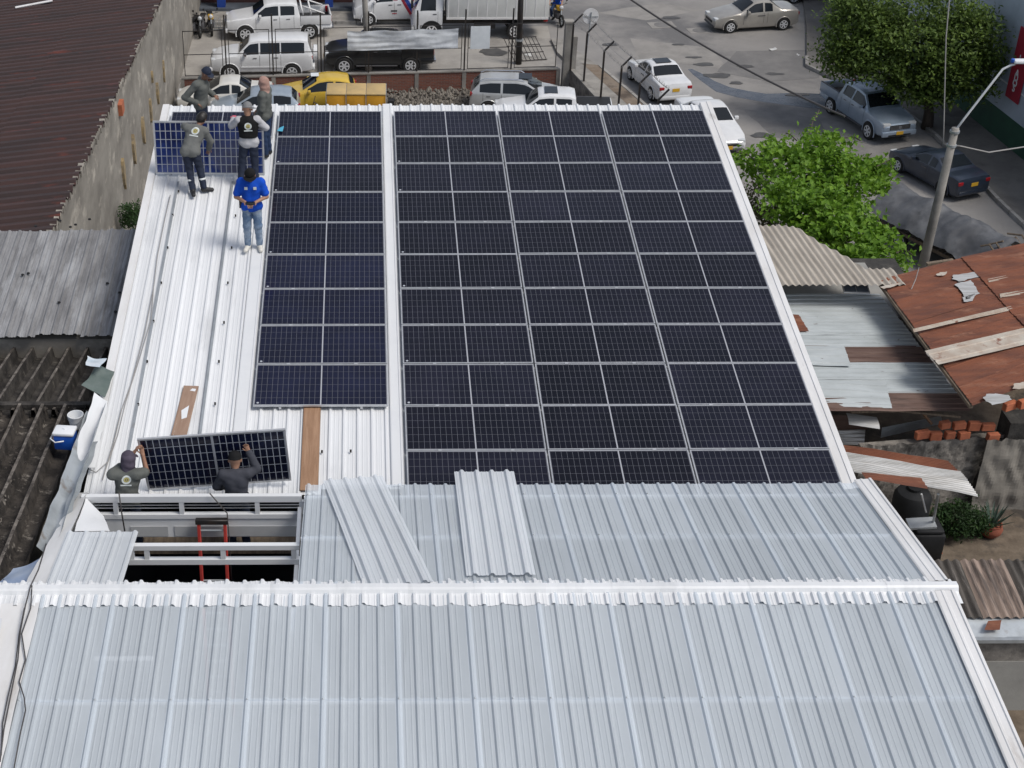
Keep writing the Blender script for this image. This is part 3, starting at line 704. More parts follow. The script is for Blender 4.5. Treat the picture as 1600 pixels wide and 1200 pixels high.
wrap = floppy('plastic_sheet', [RP(-5.40, -12.0, .10), RP(-4.98, -12.0, .05), RP(-5.0, -10.3, .05), RP(-5.22, -10.2, .16)], M['white_roof'], None, .06, 8, 18, 51)
tag(wrap, 'white wrinkled plastic sheet along the left edge of the roof', 'plastic sheet')
# cool box and bucket
cb = empty('cool_box', (0, 0, 0), rz=math.radians(-6), label='blue cool box with white lid on the mossy roof', cat='cool box')
c = P(106, 712, 9.4); cb.location = (c.x, c.y, mpl(c.x, c.y, .03).z)
M['cool_blue'] = mat('cool_blue', (.012, .085, .42), .35, spec=.5); M['white_plastic'] = mat('white_plastic', (.74, .76, .78), .35)
bm_build(bevel_box(-.17, .17, -.13, .13, 0, .27, .03), 'body', M['cool_blue'], cb)
bm_build(bevel_box(-.18, .18, -.14, .14, .272, .335, .025), 'lid', M['white_plastic'], cb)
MB().tube([(-.185, -.02, .25), (-.215, -.13, .22), (-.12, -.19, .19), (.02, -.165, .21)], .012, 6).build('handle', M['white_plastic'], cb, smooth=True)
MB().lathe([(.03, .335), (.03, .35), (.001, .35)], 10, (0, .02, 0)).build('cap', M['white_plastic'], cb)
bk = empty('bucket', (0, 0, 0), label='white plastic bucket behind the blue cool box', cat='bucket')
c = P(121, 674, 9.4); bk.location = (c.x, c.y, mpl(c.x, c.y, .02).z)
MB().lathe([(.001, 0), (.105, 0), (.13, .23), (.138, .23), (.138, .25), (.122, .25), (.10, .04), (.001, .035)], 24).build('body', M['white_plastic'], bk, smooth=True, angle=50)
MB().tube([(.138 * math.cos(a), .138 * math.sin(a) * .9 - .0, .225 - .10 * math.sin((a - 3.3) / 2.6 * math.pi)) for a in np.linspace(3.3, 5.9, 10)], .004, 5).build('handle', M['galv'], bk)

# ------------------------------------------------------------------ neighbouring roofs on the right
bg_ = empty('beige_roofed_shed', (0, 0, 0), label='small shed with beige wavy fibre-cement roof right of the array', cat='shed')
def beige(x, y, z): return Vector((x, y, 5.3 - (y - 8) * math.tan(math.radians(4.5)) + z))
ends = [(1183, 367), (1215, 366), (1243, 370), (1262, 386), (1283, 402), (1302, 414), (1322, 428), (1345, 448)]
b0 = P(1222, 462, 5.35).y - .3
xx = P(1165, 410, 5.3).x; i = 0; wx = .885
while xx < P(1352, 455, 5.3).x:
    far_px = [P(u, v, 5.2) for u, v in ends]
    xm = xx + wx / 2
    fx = [p.x for p in far_px]; fy = [p.y for p in far_px]
    mb = MB(); sheet(mb, wave_profile(wx, .177, .05, 8, x0=xx), lambda a, t, z: beige(a, b0 + (float(np.interp(a, fx, fy)) + .05 * noise.noise((a * 4, 0, 2)) - b0) * t, z + .006 * (i % 2)), 4)
    mb.build('roof_sheet', M['beige_roof'], bg_, smooth=True); xx += wx - .01; i += 1
MB().box(7.4, 13.0, b0 + .1, P(1200, 380, 5.2).y - .6, 0, 4.9).build('wall', M['plaster'], bg_)
# little solar panel on its edge
sp = empty('solar_panel', P(1337, 452, 5.5), label='tiny grey solar panel on the edge of the beige roof', cat='solar panel')
MB().box(-.33, .33, -.16, .16, 0, .03).build('frame', M['alu'], sp)
for k in range(2): MB().box(-.30 + k * .31, -.01 + k * .31, -.13, .13, .031, .034).build('solar_cell', mat('cell_grey%d' % k, (.10, .12, .15), .2), sp)
sp.rotation_euler = (math.radians(12), 0, math.radians(-4))

def sheet_between(name, a, b, c, d, m, parent, n=5, h=.02, amp=.01, seed=0, wave=False, ny=6):
    """ribbed metal sheet spanning the quad a-b (one short end) to d-c; ribs run from a-d side towards b-c"""
    a, b, c, d = [Vector(p) for p in (a, b, c, d)]
    mb = MB(); N = n * (6 if wave else 4)
    def prof(s):
        q = s * n; fr = q - math.floor(q)
        if wave: return h / 2 - h / 2 * math.cos(2 * math.pi * fr)
        return h if .42 < fr < .58 else 0
    ss = []
    for i in range(n):
        ss += ([i / n + k / (6 * n) for k in range(6)] if wave else [(i) / n, (i + .38) / n, (i + .43) / n, (i + .57) / n, (i + .62) / n])
    ss.append(1.0)
    vs = []
    for j in range(ny + 1):
        t = j / ny
        for s in ss:
            q = a.lerp(b, t).lerp(d.lerp(c, t), s)
            vs.append(q + Vector((0, 0, prof(s) + amp * noise.noise((q.x * 1.7 + seed, q.y * 1.7, seed)))))
    k = len(ss)
    mb.add(vs, [(j * k + i, j * k + i + 1, (j + 1) * k + i + 1, (j + 1) * k + i) for j in range(ny) for i in range(k - 1)])
    return mb.build(name, m, parent, smooth=wave)
pl_ = empty('pale_roofed_shack', (0, 0, 0), label='shack with patched pale blue-grey sheet-metal roof right of the array', cat='shack')
# the right-hand end of the pale roof is a line of px from (1378,462) to (1530,640), left under the flashing
def pr_l(v): return P(1180 + (v - 440) * .52, v, 5.15)
def pr_r(v): return P(1376 + (v - 462) * .78, v, 5.0)
bands = [(459, 483, 'pale_sheet'), (480, 506, 'pale_sheet'), (503, 525, 'pale_sheet'), (522, 545, 'pale_sheet'), (541, 571, 'rust_brown'), (568, 594, 'pale_sheet'), (590, 618, 'pale_sheet'), (613, 643, 'rust_brown')]
for i, (va, vb, m) in enumerate(bands):
    up = Vector((0, 0, .014 * (i % 3)))
    a, b, c, d = pr_l(va) + up, pr_r(va) + up, pr_r(vb) + up, pr_l(vb) + up
    sheet_between('roof_sheet', a, b, c, d, M[m], pl_, 4, .022, .02, i)
sheet_between('roof_sheet', P(1250, 541, 5.2), P(1318, 541, 5.2), P(1330, 571, 5.2), P(1270, 571, 5.2), M['pale_sheet'], pl_, 3, .02, .03, 20)
sheet_between('roof_sheet', P(1262, 592, 5.22), P(1384, 598, 5.18), P(1394, 638, 5.12), P(1280, 634, 5.15), M['pale_sheet'], pl_, 4, .022, .03, 21)
sheet_between('roof_sheet', P(1215, 490, 5.22), P(1248, 492, 5.22), P(1264, 518, 5.2), P(1232, 518, 5.2), M['rust'], pl_, 3, .02, .02, 22)
MB().box(7.3, 14.2, 2.6, 6.0, 0, 4.5).build('wall', M['blackened'], pl_)
# broken eaves: planks and curled sheets
MB().bar(P(1405, 641, 4.95), P(1500, 650, 4.85), .10, .05).build('eave_plank', M['old_wood'], pl_)
MB().bar(P(1330, 643, 4.95), P(1450, 640, 4.9), .09, .05).build('eave_plank', M['old_wood'], pl_)
MB().bar(P(1442, 645, 4.8), P(1455, 662, 4.4), .07, .05).build('eave_prop', M['wood'], pl_)
def curl(s, t):
    a, b = P(1322, 645, 4.75), P(1370, 652, 4.75); q = a.lerp(b, s); ang = 1.1 * t
    return q + Vector((0, -.35 * math.sin(ang), -.22 + .22 * math.cos(ang)))
MB().grid(curl, 8, 8).build('curled_sheet', M['bare_zinc'], pl_, smooth=True)
sheet_between('fallen_sheet', P(1290, 648, 4.3), P(1352, 650, 4.2), P(1355, 672, 3.9), P(1300, 672, 3.9), M['rust_brown'], pl_, 3, .03, .03, 24, True)
sheet_between('fallen_sheet', P(1300, 672, 4.0), P(1352, 671, 3.9), P(1350, 696, 3.7), P(1310, 694, 3.7), M['bare_zinc'], pl_, 4, .03, .03, 25, True)
sheet_between('fallen_sheet', P(1378, 668, 4.4), P(1470, 650, 4.5), P(1472, 662, 4.1), P(1376, 684, 4.0), M['galv'], pl_, 4, .03, .02, 26, True)

rr = empty('rust_roofed_shack', (0, 0, 0), label='shack with red-brown rusted sheet-metal roof at the right edge', cat='shack')
zr = 5.75
def rq(u, v, dz=0): return P(u, v, zr + dz)
# left eave line (1373,437)-(1518,632); sheets rise to the right
def rl(t): return rq(1373 + 145 * t, 437 + 195 * t)
def rm(t): return rq(1505 + 160 * t, 402 + 175 * t, .12)
def rrt(t): return rq(1690 + 160 * t, 362 + 175 * t, .3)
ts = [0, .17, .34, .52, .70, .86, 1.0]
for i in range(6):
    up = Vector((0, 0, .012 * (i % 2)))
    sheet_between('roof_sheet', rl(ts[i]) + up, rm(ts[i]) + up, rm(ts[i + 1] + .012) + up, rl(ts[i + 1] + .012) + up, M['rust'] if i != 4 else M['rust'], rr, 5, .018, .02, 40 + i)
    up = Vector((0, 0, .03 + .012 * (i % 2)))
    sheet_between('roof_sheet', rm(ts[i]).lerp(rl(ts[i]), .03) + up, rrt(ts[i]) + up, rrt(ts[i + 1] + .012) + up, rm(ts[i + 1] + .012).lerp(rl(ts[i + 1]), .03) + up, M['rust'], rr, 5, .018, .02, 60 + i)
def strip_sheet(pts, m, dz, seed): 
    a, b, c, d = [rq(u, v, dz + .035) for u, v in pts]; sheet_between('roof_strip', a, b, c, d, M[m], rr, 2, .02, .015, seed)
strip_sheet([(1445, 548), (1640, 503), (1650, 527), (1466, 570)], 'rust_white', .11, 1)
strip_sheet([(1426, 514), (1579, 478), (1582, 484), (1428, 519)], 'rust_white', .10, 2)
strip_sheet([(1543, 436), (1640, 416), (1642, 422), (1545, 441)], 'rust_white', .14, 3)
strip_sheet([(1562, 459), (1640, 446), (1641, 452), (1563, 465)], 'rust_white', .14, 4)
def scab(pts, m, dz=.09, seed=0):   # bare metal where the paint has come off: a thin raised flake with a ragged rim
    c = [rq(u, v, dz + .02) for u, v in pts]; out = []
    for i in range(len(c)):
        a, b = c[i], c[(i + 1) % len(c)]
        for k in range(5):
            q = a.lerp(b, k / 5); out.append(q + Vector((.05 * noise.noise((q.x * 9, q.y * 9, seed)), .06 * noise.noise((q.x * 9, q.y * 9, seed + 4)), 0)))
    MB().poly(out).build('bare_patch', M[m], rr)
scab([(1490, 430), (1525, 424), (1530, 432), (1500, 440), (1488, 436)], 'bare_zinc', .12, 1)
scab([(1492, 444), (1518, 438), (1524, 448), (1530, 458), (1510, 468), (1502, 455)], 'bare_zinc', .12, 2)
scab([(1505, 464), (1524, 458), (1520, 470), (1506, 472)], 'bare_zinc', .12, 3)
scab([(1536, 622), (1545, 614), (1575, 617), (1582, 624), (1550, 633)], 'bare_zinc', .10, 5)
scab([(1585, 600), (1605, 595), (1605, 606), (1582, 608)], 'rust_white', .12, 6)
scab([(1462, 427), (1480, 424), (1478, 430), (1465, 431)], 'rust_white', .11, 7)
scab([(1375, 448), (1408, 441), (1408, 444), (1380, 451)], 'rust_white', .09, 8)
MB().box(16.2, 26, 2.9, 5.0, 0, 4.9).build('wall', M['blackened'], rr)
MB().bar(rl(0) - Vector((0, 0, .06)), rl(1) - Vector((0, 0, .06)), .08, .08).build('eave_batten', M['old_wood'], rr)
MB().bar(P(1448, 413, 5.75), P(1489, 407, 5.8), .10, .08).build('eave_plank', M['old_wood'], rr)
MB().tube([rq(1436, 418, .5), rq(1431, 436, .25), rq(1424, 452, .05)], .012, 5).build('wire_hook', M['cable_light'], rr)

# ruined brick wall between shacks and yard, its bricks laid one by one
bw = empty('ruined_wall', (0, 0, 0), label='crumbling blackened wall topped with bare orange hollow bricks', cat='wall')
A_ = P(1345, 692, 4.3); B_ = P(1568, 674, 4.3)
d = (B_ - A_); d.z = 0; Lw = d.length; d.normalize(); sdv = Vector((d.y, -d.x, 0))
def wf(s, t):
    q = A_.lerp(B_, s); z = 2.3 + 2.0 * t + (.10 * noise.noise((s * 14, 0, 3)) if t > .9 else 0)
    return Vector((q.x, q.y, z)) + sdv * (.16 + .07 * noise.noise((s * 12, z * 2.2, 1)) + .03 * noise.noise((s * 40, z * 7, 2)))
MB().grid(wf, 60, 30).build('wall_face', M['mortar'], bw)
MB().obox((A_ + B_) / 2 - Vector((0, 0, 1.05)), d * Lw / 2, sdv * .10, (0, 0, .98)).build('wall_core', M['mortar'], bw)
bx = MB(); bx.box(-.155, .155, -.07, .07, -.105, .105); brick_me = None
bmb = bevel_box(-.16, .16, -.07, .07, -.11, .11, .012, 1); bme = bpy.data.meshes.new('brick'); bmb.to_mesh(bme); bmb.free(); bme.materials.append(M['brick'])
rows = [(678, 1430, 1520, 4.7), (660, 1466, 1566, 5.0)]
def put_brick(u, v, z, rz=0, tilt=0):
    p = P(u, v, z); o = link('brick', bme, bw, p); o.rotation_euler = (tilt + random.uniform(-.06, .06), random.uniform(-.08, .08), math.atan2(d.y, d.x) + rz + random.uniform(-.16, .16)); o.scale = (random.uniform(.72, 1.08), random.uniform(.9, 1.1), random.uniform(.75, 1.0)); o.location.z += random.uniform(-.05, .03)
for u in (1441, 1462, 1484, 1506): put_brick(u, 679, 4.42)
for u in (1476, 1499, 1522, 1544): put_brick(u, 664, 4.65)
for u in (1552,): put_brick(u, 680, 4.42, .1)
put_brick(1578, 633, 5.3, .15); put_brick(1600, 628, 5.4, .1)
MB().obox(P(1590, 690, 4.0) - Vector((0, 0, .9)), (.42, 0, 0), (0, .3, 0), (0, 0, 1.6)).build('buttress', M['blackened'], bw)

# rusty awning over the tank
aw = empty('awning', (0, 0, 0), label='sagging lean-to awning of rusty and bare corrugated zinc sheets', cat='awning')
def aq(u, v, z): return P(u, v, z)
rowsA = [(1305, 694, 1480, 720, 5.0, 'rust'), (1312, 706, 1500, 738, 4.92, 'bare_zinc'), (1322, 722, 1512, 752, 4.84, 'bare_zinc'), (1334, 738, 1528, 776, 4.76, None)]
for i in range(3):
    u0, v0, u1, v1, z, m = rowsA[i]; u2, v2, u3, v3, z2, _ = rowsA[i + 1]
    a, b, c, d_ = aq(u0, v0, z + .05), aq(u1, v1, z - .1), aq(u3, v3, z2 - .1), aq(u2, v2, z2 + .05)
    sheet_between('awning_sheet', a + Vector((0, 0, .015 * i)), b, c, d_, M[m], aw, 6, .035, .03, 80 + i, True)
sheet_between('awning_patch', aq(1345, 738, 4.95), aq(1438, 746, 4.85), aq(1450, 764, 4.82), aq(1352, 748, 4.92), M['rust'], aw, 3, .03, .02, 84, True)
MB().tube([P(1466, 772, 4.55), P(1458, 818, 3.3), P(1455, 838, 2.4)], .03, 6).build('post', M['galv'], aw)
MB().tube([P(1440, 772, 4.55), P(1447, 800, 3.7)], .02, 6).build('brace', M['white_steel'], aw)

# yard things: water tank, plants, pot
tk = empty('water_tank', P(1437, 868, 2.4), label='black square water tank under the rusty awning', cat='water tank')
bm_build(bevel_box(-.36, .36, -.34, .34, 0, .80, .07), 'body', M['tank'], tk)
bm_build(bevel_box(-.32, .32, -.30, .30, .80, .90, .06), 'shoulder', M['tank'], tk)
MB().obox((-.16, -.05, .94), (.30, .0, .02), (0, .16, .02), (0, 0, .025)).build('lid_board', M['galv'], tk)
tk2 = empty('water_tank', P(1412, 838, 2.4), label='tall black water drum half hidden behind the square tank', cat='water tank')
MB().lathe([(.38, 0), (.42, .1), (.42, 1.15), (.36, 1.26), (.2, 1.32), (.001, 1.32)], 20).build('body', M['tank'], tk2, smooth=True, angle=40)
MB().lathe([(.15, 1.32), (.15, 1.39), (.001, 1.40)], 16).build('lid', M['tank'], tk2)

# lower right: dark wavy roof, its white gutter and the plastered wall
lr = empty('wavy_roofed_outhouse', (0, 0, 0), label='outhouse with stained dark wavy fibre roof at the lower right', cat='outhouse')
LRZ = 4.6
def lrp(x, y, z): return Vector((x, y, LRZ - (y + 9.5) * math.tan(math.radians(-9)) - .2 + z))
xa = P(1440, 900, LRZ).x; yn = P(1500, 975, LRZ - .3).y; yfar = P(1500, 868, LRZ + .2).y
M['dark_wavy'] = mat('dark_wavy', (.10, .088, .078), .9, c2=(.045, .04, .036), scale=2.0, c3=(.26, .235, .21), scale3=2.6, lo3=.6, hi3=.74, stretch=(4, .5, 1), bump=.6)
M['dark_wavy_stained'] = mat('dark_wavy_stained', (.30, .23, .19), .9, c2=(.10, .08, .07), scale=2.0, lo=.45, hi=.6, stretch=(5, .35, 1), bump=.5)
for i in range(6):
    x = xa + i * .885; mb = MB()
    sheet(mb, wave_profile(.885, .177, .055, 8, x0=x), lambda a, t, z: lrp(a, yn + (yfar - yn) * t, z + .006 * (i % 2)), 6)
    mb.build('roof_sheet', M['dark_wavy_stained' if i == 1 else 'dark_wavy'], lr, smooth=True)
gz = lrp(0, yn, 0).z
x2 = xa + 6
floppy('gutter', [(xa + .5, yn - .42, gz - .12), (x2, yn - .42, gz - .08), (x2, yn + .05, gz + .0), (xa + .3, yn + .05, gz - .02)], M['gutter'], lr, .04, 30, 5, 61)
MB().box(xa, x2, yn - .5, yn - .40, gz - .18, gz - .10).build('gutter_lip', M['galv'], lr)
MB().box(xa - .4, x2, yn - .38, yfar - .4, .0, gz - .75).build('wall', M['plaster'], lr)
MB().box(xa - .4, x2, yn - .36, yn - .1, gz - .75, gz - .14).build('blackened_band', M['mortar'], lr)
floppy('rust_flake', [P(1538, 984, gz + .02), P(1562, 984, gz + .02), P(1566, 968, gz + .05), P(1545, 970, gz + .05)], M['rust'], lr, .05, 6, 6, 66)
# back wall of the yard
yb = MB(); A2 = P(1560, 850, 0); B2 = P(1640, 800, 0)
yw = empty('yard_wall', (0, 0, 0), label='grimy unpainted yard wall behind the clay pot', cat='wall')
q0 = P(1515, 798, 2.4); q1 = P(1760, 792, 2.4)
def ywf(s, t):
    q = q0.lerp(q1, s); return Vector((q.x, q.y + .06 * noise.noise((s * 20, t * 6, 2)), 2.3 + 2.1 * t + (.06 * noise.noise((s * 30, 1, 1)) if t > .95 else 0)))
MB().grid(ywf, 60, 24).build('wall_face', M['old_wall'], yw)
MB().box(q0.x + .02, 24, q0.y + .3, q0.y + .6, 0, 4.2).build('wall_core', M['blackened'], yw)
# ------------------------------------------------------------------ brick yard wall, fences and what hangs on them
fw = empty('brick_wall', (0, 0, 0), label='low red brick wall with grey concrete posts behind the parked taxi', cat='wall')
WA, WB = P(284, 121, .95), P(872, 106, .95)
def wpt(u):                       # point along the wall line for a photo column
    r = ray(u, 112); n = Vector((-(WB.y - WA.y), WB.x - WA.x, 0)); t = n.dot(WA - CAM_C) / n.dot(r); p = CAM_C + r * t; return Vector((p.x, p.y, 0))
wd = Vector((WB.x - WA.x, WB.y - WA.y, 0)).normalized(); wn = Vector((wd.y, -wd.x, 0))
bm_ = bpy.data.materials.new('brickwork'); bm_.use_nodes = True
n_ = bm_.node_tree.nodes; l_ = bm_.node_tree.links
tb = n_.new('ShaderNodeTexBrick'); tb.inputs['Scale'].default_value = 1; tb.inputs['Color1'].default_value = (.22, .07, .045, 1); tb.inputs['Color2'].default_value = (.15, .05, .036, 1)
tb.inputs['Mortar'].default_value = (.16, .13, .11, 1); tb.inputs['Brick Width'].default_value = .24; tb.inputs['Row Height'].default_value = .07; tb.inputs['Mortar Size'].default_value = .01
tcx = n_.new('ShaderNodeTexCoord'); sx = n_.new('ShaderNodeSeparateXYZ'); cx_ = n_.new('ShaderNodeCombineXYZ')
l_.new(tcx.outputs['Object'], sx.inputs[0]); l_.new(sx.outputs[0], cx_.inputs[0]); l_.new(sx.outputs[2], cx_.inputs[1]); l_.new(cx_.outputs[0], tb.inputs[0])
l_.new(tb.outputs['Color'], n_['Principled BSDF'].inputs['Base Color']); n_['Principled BSDF'].inputs['Roughness'].default_value = .9
bp_ = n_.new('ShaderNodeBump'); bp_.inputs['Distance'].default_value = .01; l_.new(tb.outputs['Fac'], bp_.inputs['Height']); bp_.invert = True; l_.new(bp_.outputs[0], n_['Principled BSDF'].inputs['Normal'])
cols_u = [284, 354, 427, 502, 576, 651, 725, 798, 872]
for a, b in zip(cols_u[:-1], cols_u[1:]):
    p, q = wpt(a), wpt(b); MB().obox((p + q) / 2 + Vector((0, 0, .44)), (q - p) / 2 - wd * .09, wn * .06, (0, 0, .44)).build('brick_panel', bm_, fw)
for u in cols_u:
    p = wpt(u); MB().obox(p + Vector((0, 0, .45)), wd * .085, wn * .085, (0, 0, .45)).build('post', M['concrete'], fw)
MB().obox((wpt(284) + wpt(872)) / 2 + Vector((0, 0, .925)), (wpt(872) - wpt(284)) / 2, wn * .10, (0, 0, .03)).build('coping', M['concrete'], fw)
fe = empty('steel_fence', (0, 0, 0), label='black steel frame fence standing on the red brick wall', cat='fence')
for k, u in enumerate(cols_u):
    p = wpt(u)
    if 0 < k < 8: MB().obox(p + Vector((0, 0, .955 + 1.35)), wd * .03, wn * .03, (0, 0, 1.35)).build('post', M['black_steel'], fe)
    if k < 8:
        a, b = p + wd * .14, wpt(cols_u[k + 1]) - wd * .14
        for z in (1.02, 1.95, 2.98): MB().bar(a + Vector((0, 0, z)), b + Vector((0, 0, z)), .028).build('rail', M['black_steel'], fe)
        for q in (a, b): MB().bar(q + Vector((0, 0, 1.0)), q + Vector((0, 0, 3.0)), .03).build('stile', M['black_steel'], fe)
def cloth(name, ua, ub, z0, z1, m, off, amp, label, cat, sag=.05):
    a, b = wpt(ua) + wn * off, wpt(ub) + wn * off
    def fn(s, t):
        q = a.lerp(b, s); fold = math.sin(s * 9 + t * 4) * .4 + noise.noise((s * 6, t * 7, ua))
        z = z0 + (z1 - z0) * t - sag * math.sin(math.pi * (s * 3 % 1)) * t
        return q + wn * (amp * fold) + Vector((0, 0, z))
    o = MB().grid(fn, 60, 14).build(name, m, smooth=True); return tag(o, label, cat)
M['cloth'] = mat('cloth', (.60, .63, .66), .8, c2=(.44, .47, .51), scale=2)
M['board'] = mat('board', (.66, .70, .73), .6, c2=(.58, .62, .65), scale=2)
cloth('banner', 543, 714, 1.98, 2.86, M['cloth'], .07, .05, 'long white cloth banner tied to the black fence before the truck', 'banner')
s_ = empty('sign_board', (0, 0, 0), label='white rectangular board hung on the fence right of the cloth banner', cat='sign')
a, b = wpt(733) + wn * .06, wpt(763) + wn * .06
MB().obox((a + b) / 2 + Vector((0, 0, 2.42)), (b - a) / 2, wn * .012, (0, 0, .5)).build('board', M['board'], s_)
for q in (a, b): MB().bar(q + Vector((0, 0, 2.92)), q - wn * .05 + Vector((0, 0, 3.0)), .015).build('tie', M['black_steel'], s_)
# corner column and side fence with cranked posts
cc = empty('concrete_column', (0, 0, 0), label='tall grey concrete column at the fence corner by the street', cat='column')
p = wpt(884); MB().obox(p + Vector((0, 0, 1.5)), wd * .16, wn * .17, (0, 0, 1.5)).build('shaft', M['concrete'], cc)
MB().obox(p + Vector((0, 0, 3.03)), wd * .2, wn * .2, (0, 0, .04)).build('cap', M['concrete'], cc)
MB().obox(p + wd * .28 + wn * .1 + Vector((0, 0, 1.2)), wd * .1, wn * .12, (0, 0, 1.2)).build('pilaster', M['concrete'], cc)
sw = empty('side_wall', (0, 0, 0), label='low concrete wall under the cranked fence posts beside the street', cat='wall')
SA = P(889, 104, .9); SB = P(941, 161, .9); dd = (SB - SA); dd.z = 0; dd.normalize(); nn = Vector((dd.y, -dd.x, 0)); SE = SA + dd * 9
MB().obox(Vector(((SA.x + SE.x) / 2, (SA.y + SE.y) / 2, .45)), dd * 4.5, nn * .08, (0, 0, .45)).build('wall_panel', M['mortar'], sw)
MB().obox(Vector(((SA.x + SE.x) / 2, (SA.y + SE.y) / 2, .925)), dd * 4.5, nn * .10, (0, 0, .03)).build('coping', M['concrete'], sw)
sf = empty('side_fence', (0, 0, 0), label='row of black cranked steel fence posts with pale barbed wire', cat='fence')
tips = []; kn = []
for u, v in ((891, 111), (912, 127), (938, 157)):
    tips.append(P(u, v, .95))
step = (tips[2] - tips[0]) / 2
bases = [tips[0], tips[1], tips[2], tips[2] + step * 1.05, tips[2] + step * 2.1, tips[2] + step * 3.1]
out = Vector((-dd.y, dd.x, 0)); out = out if out.x > 0 else -out
pt = []
for b in bases:
    b = Vector((b.x, b.y, .95)); k = b + Vector((0, 0, 2.15)); e_ = k + out * .38 + Vector((0, 0, .36)); pt.append((k, e_))
    MB().bar(b, k, .075).bar(k - Vector((0, 0, .02)), e_, .06).build('post', M['black_steel'], sf)
for f_ in (.0, .5, 1.0):
    pts = []
    for (k0, e0), (k1, e1) in zip(pt[:-1], pt[1:]):
        for i in range(10):
            q = k0.lerp(e0, f_).lerp(k1.lerp(e1, f_), i / 10); pts.append(q + Vector((0, 0, -.05 * math.sin(math.pi * i / 10))))
    MB().tube(pts, .010 if f_ < 1 else .018, 4).build('wire', M['cable_light'], sf)
mb = MB()
for (k0, e0), (k1, e1) in zip(pt[:-1], pt[1:]):
    for i in range(24):
        c = e0.lerp(e1, i / 24); mb.bar(c + Vector((random.uniform(-.07, .07), random.uniform(-.05, .05), -.06)), c + Vector((random.uniform(-.07, .07), random.uniform(-.05, .05), .07)), .008)
        c = k0.lerp(k1, i / 24); mb.bar(c + Vector((random.uniform(-.07, .07), random.uniform(-.05, .05), -.06)), c + Vector((random.uniform(-.07, .07), random.uniform(-.05, .05), .07)), .007)
mb.build('barbs', M['cable_light'], sf)['kind'] = 'stuff'
# round sign seen from the back
rs = empty('road_sign', P(914, 100, .13), label='round road sign seen from behind on a thin pale pole', cat='road sign')
zt = PYY(918, 26, rs.location.y).z - .13
MB().tube([(0, 0, 0), (.12, 0, zt + .2)], .03, 8).build('pole', M['galv'], rs)
MB().lathe([(.36, -.012), (.36, .012), (.001, .012)], 28, (.10, .05, zt), 'y').build('disc', M['white_trim'], rs)
MB().bar((-.24, .02, zt), (.44, .02, zt), .03).build('brace', M['galv'], rs)
# utility poles on the far pavement line
for k, (u, v, ut, lab) in enumerate(((577, 112, 566, 'grey utility pole standing in front of the white van'), (810, 100, 816, 'slim dark utility pole in front of the white box truck'))):
    b = P(u, v, 0); t = empty('utility_pole', b, label=lab, cat='utility pole', group='utility poles along the far street')
    top = PYY(ut, -60, b.y + .05); MB().tube([(0, 0, 0), tuple((top - b) * .5), tuple(top - b)], [.15, .13, .11], 12).build('shaft', M['concrete'] if k == 0 else M['black_steel'], t, smooth=True)
    MB().lathe([(.17, .9), (.17, .98)], 12, (0, 0, .2)).build('band', M['galv'], t)
# overhead cable across the side street
def sagwire(a, b, sag, n=24): return [Vector(a).lerp(Vector(b), i / n) - Vector((0, 0, sag * 4 * (i / n) * (1 - i / n))) for i in range(n + 1)]
tag(MB().tube(sagwire(P(972, -10, 6.8), P(1320, 182, 5.4), .25), .035, 6).build('overhead_cable', M['cable']), 'thick black overhead cable crossing the side street', 'cable')
# street lamp
lp = empty('street_lamp', P(1429, 470, 0), label='concrete street lamp pole with bent white arm behind the rusty roof', cat='street lamp')
ly = lp.location.y; o = lp.location
top = PYY(1493, 200, ly) - o
MB().tube([(0, 0, 0), tuple(top * .5), tuple(top)], [.17, .145, .115], 14).build('pole', M['concrete'], lp, smooth=True)
arm = [PYY(1487, 212, ly) - o, PYY(1507, 185, ly) - o, PYY(1567, 108, ly) - o, PYY(1579, 102, ly) - o, PYY(1586, 100, ly) - o]
MB().tube(arm, .035, 8).build('arm', M['white_steel'], lp, smooth=True)
c = PYY(1600, 96, ly) - o
bm_build(bevel_box(c.x - .32, c.x + .3, c.y - .13, c.y + .13, c.z - .05, c.z + .06, .04), 'lamp_head', M['white_plastic'], lp)
MB().lathe([(.06, 0), (.06, .09), (.03, .11), (.001, .11)], 12, PYY(1582, 97, ly) - o).build('photocell', M['cool_blue'], lp)
for z in (top.z - .15, top.z - .6): MB().lathe([(.15, 0), (.15, .07)], 14, (top.x * z / top.z, 0, z)).build('band', M['galv'], lp)
tag(MB().tube([PYY(1485, -20, ly + 1), PYY(1478, 60, ly + .6), PYY(1474, 225, ly + .2)], .018, 5).build('drop_cable', M['cable_light']), 'thin vertical cable dropping beside the street lamp pole', 'cable')
tag(MB().tube([PYY(1476, 226, ly + .2), PYY(1500, 228, ly), PYY(1545, 238, ly + 1), PYY(1610, 228, ly + 2)], .022, 5).build('drop_cable', M['cable_light']), 'pale cable running right from the street lamp pole', 'cable')

# ------------------------------------------------------------------ right-hand building with green plinth and red banner
gb = empty('street_building', (0, 0, 0), label='pale grey building with dark green plinth behind the big tree', cat='building')
G0, G1 = Vector((24.55, 47, 0)), Vector((26.6, 13.0, 0)); gd = (G1 - G0).normalized(); gn = Vector((-gd.y, gd.x, 0)); gn = gn if gn.x < 0 else -gn
q = P(1490, 160, .13); G0 = Vector((q.x, q.y, 0)) - gd * 0
q2 = P(1600, 250, .13); gd = (Vector((q2.x, q2.y, 0)) - G0).normalized(); gn = Vector((-gd.y, gd.x, 0)); gn = gn if gn.x < 0 else -gn
ga, gbp = G0 - gd * 18, G0 + gd * 18
M['green_wall'] = mat('green_wall', (.018, .075, .042), .7, c2=(.014, .055, .034), scale=1.2)
M['pale_wall'] = mat('pale_wall', (.40, .46, .53), .75, c2=(.34, .395, .455), scale=.7, c3=(.27, .31, .36), scale3=.5, lo3=.55, hi3=.75)
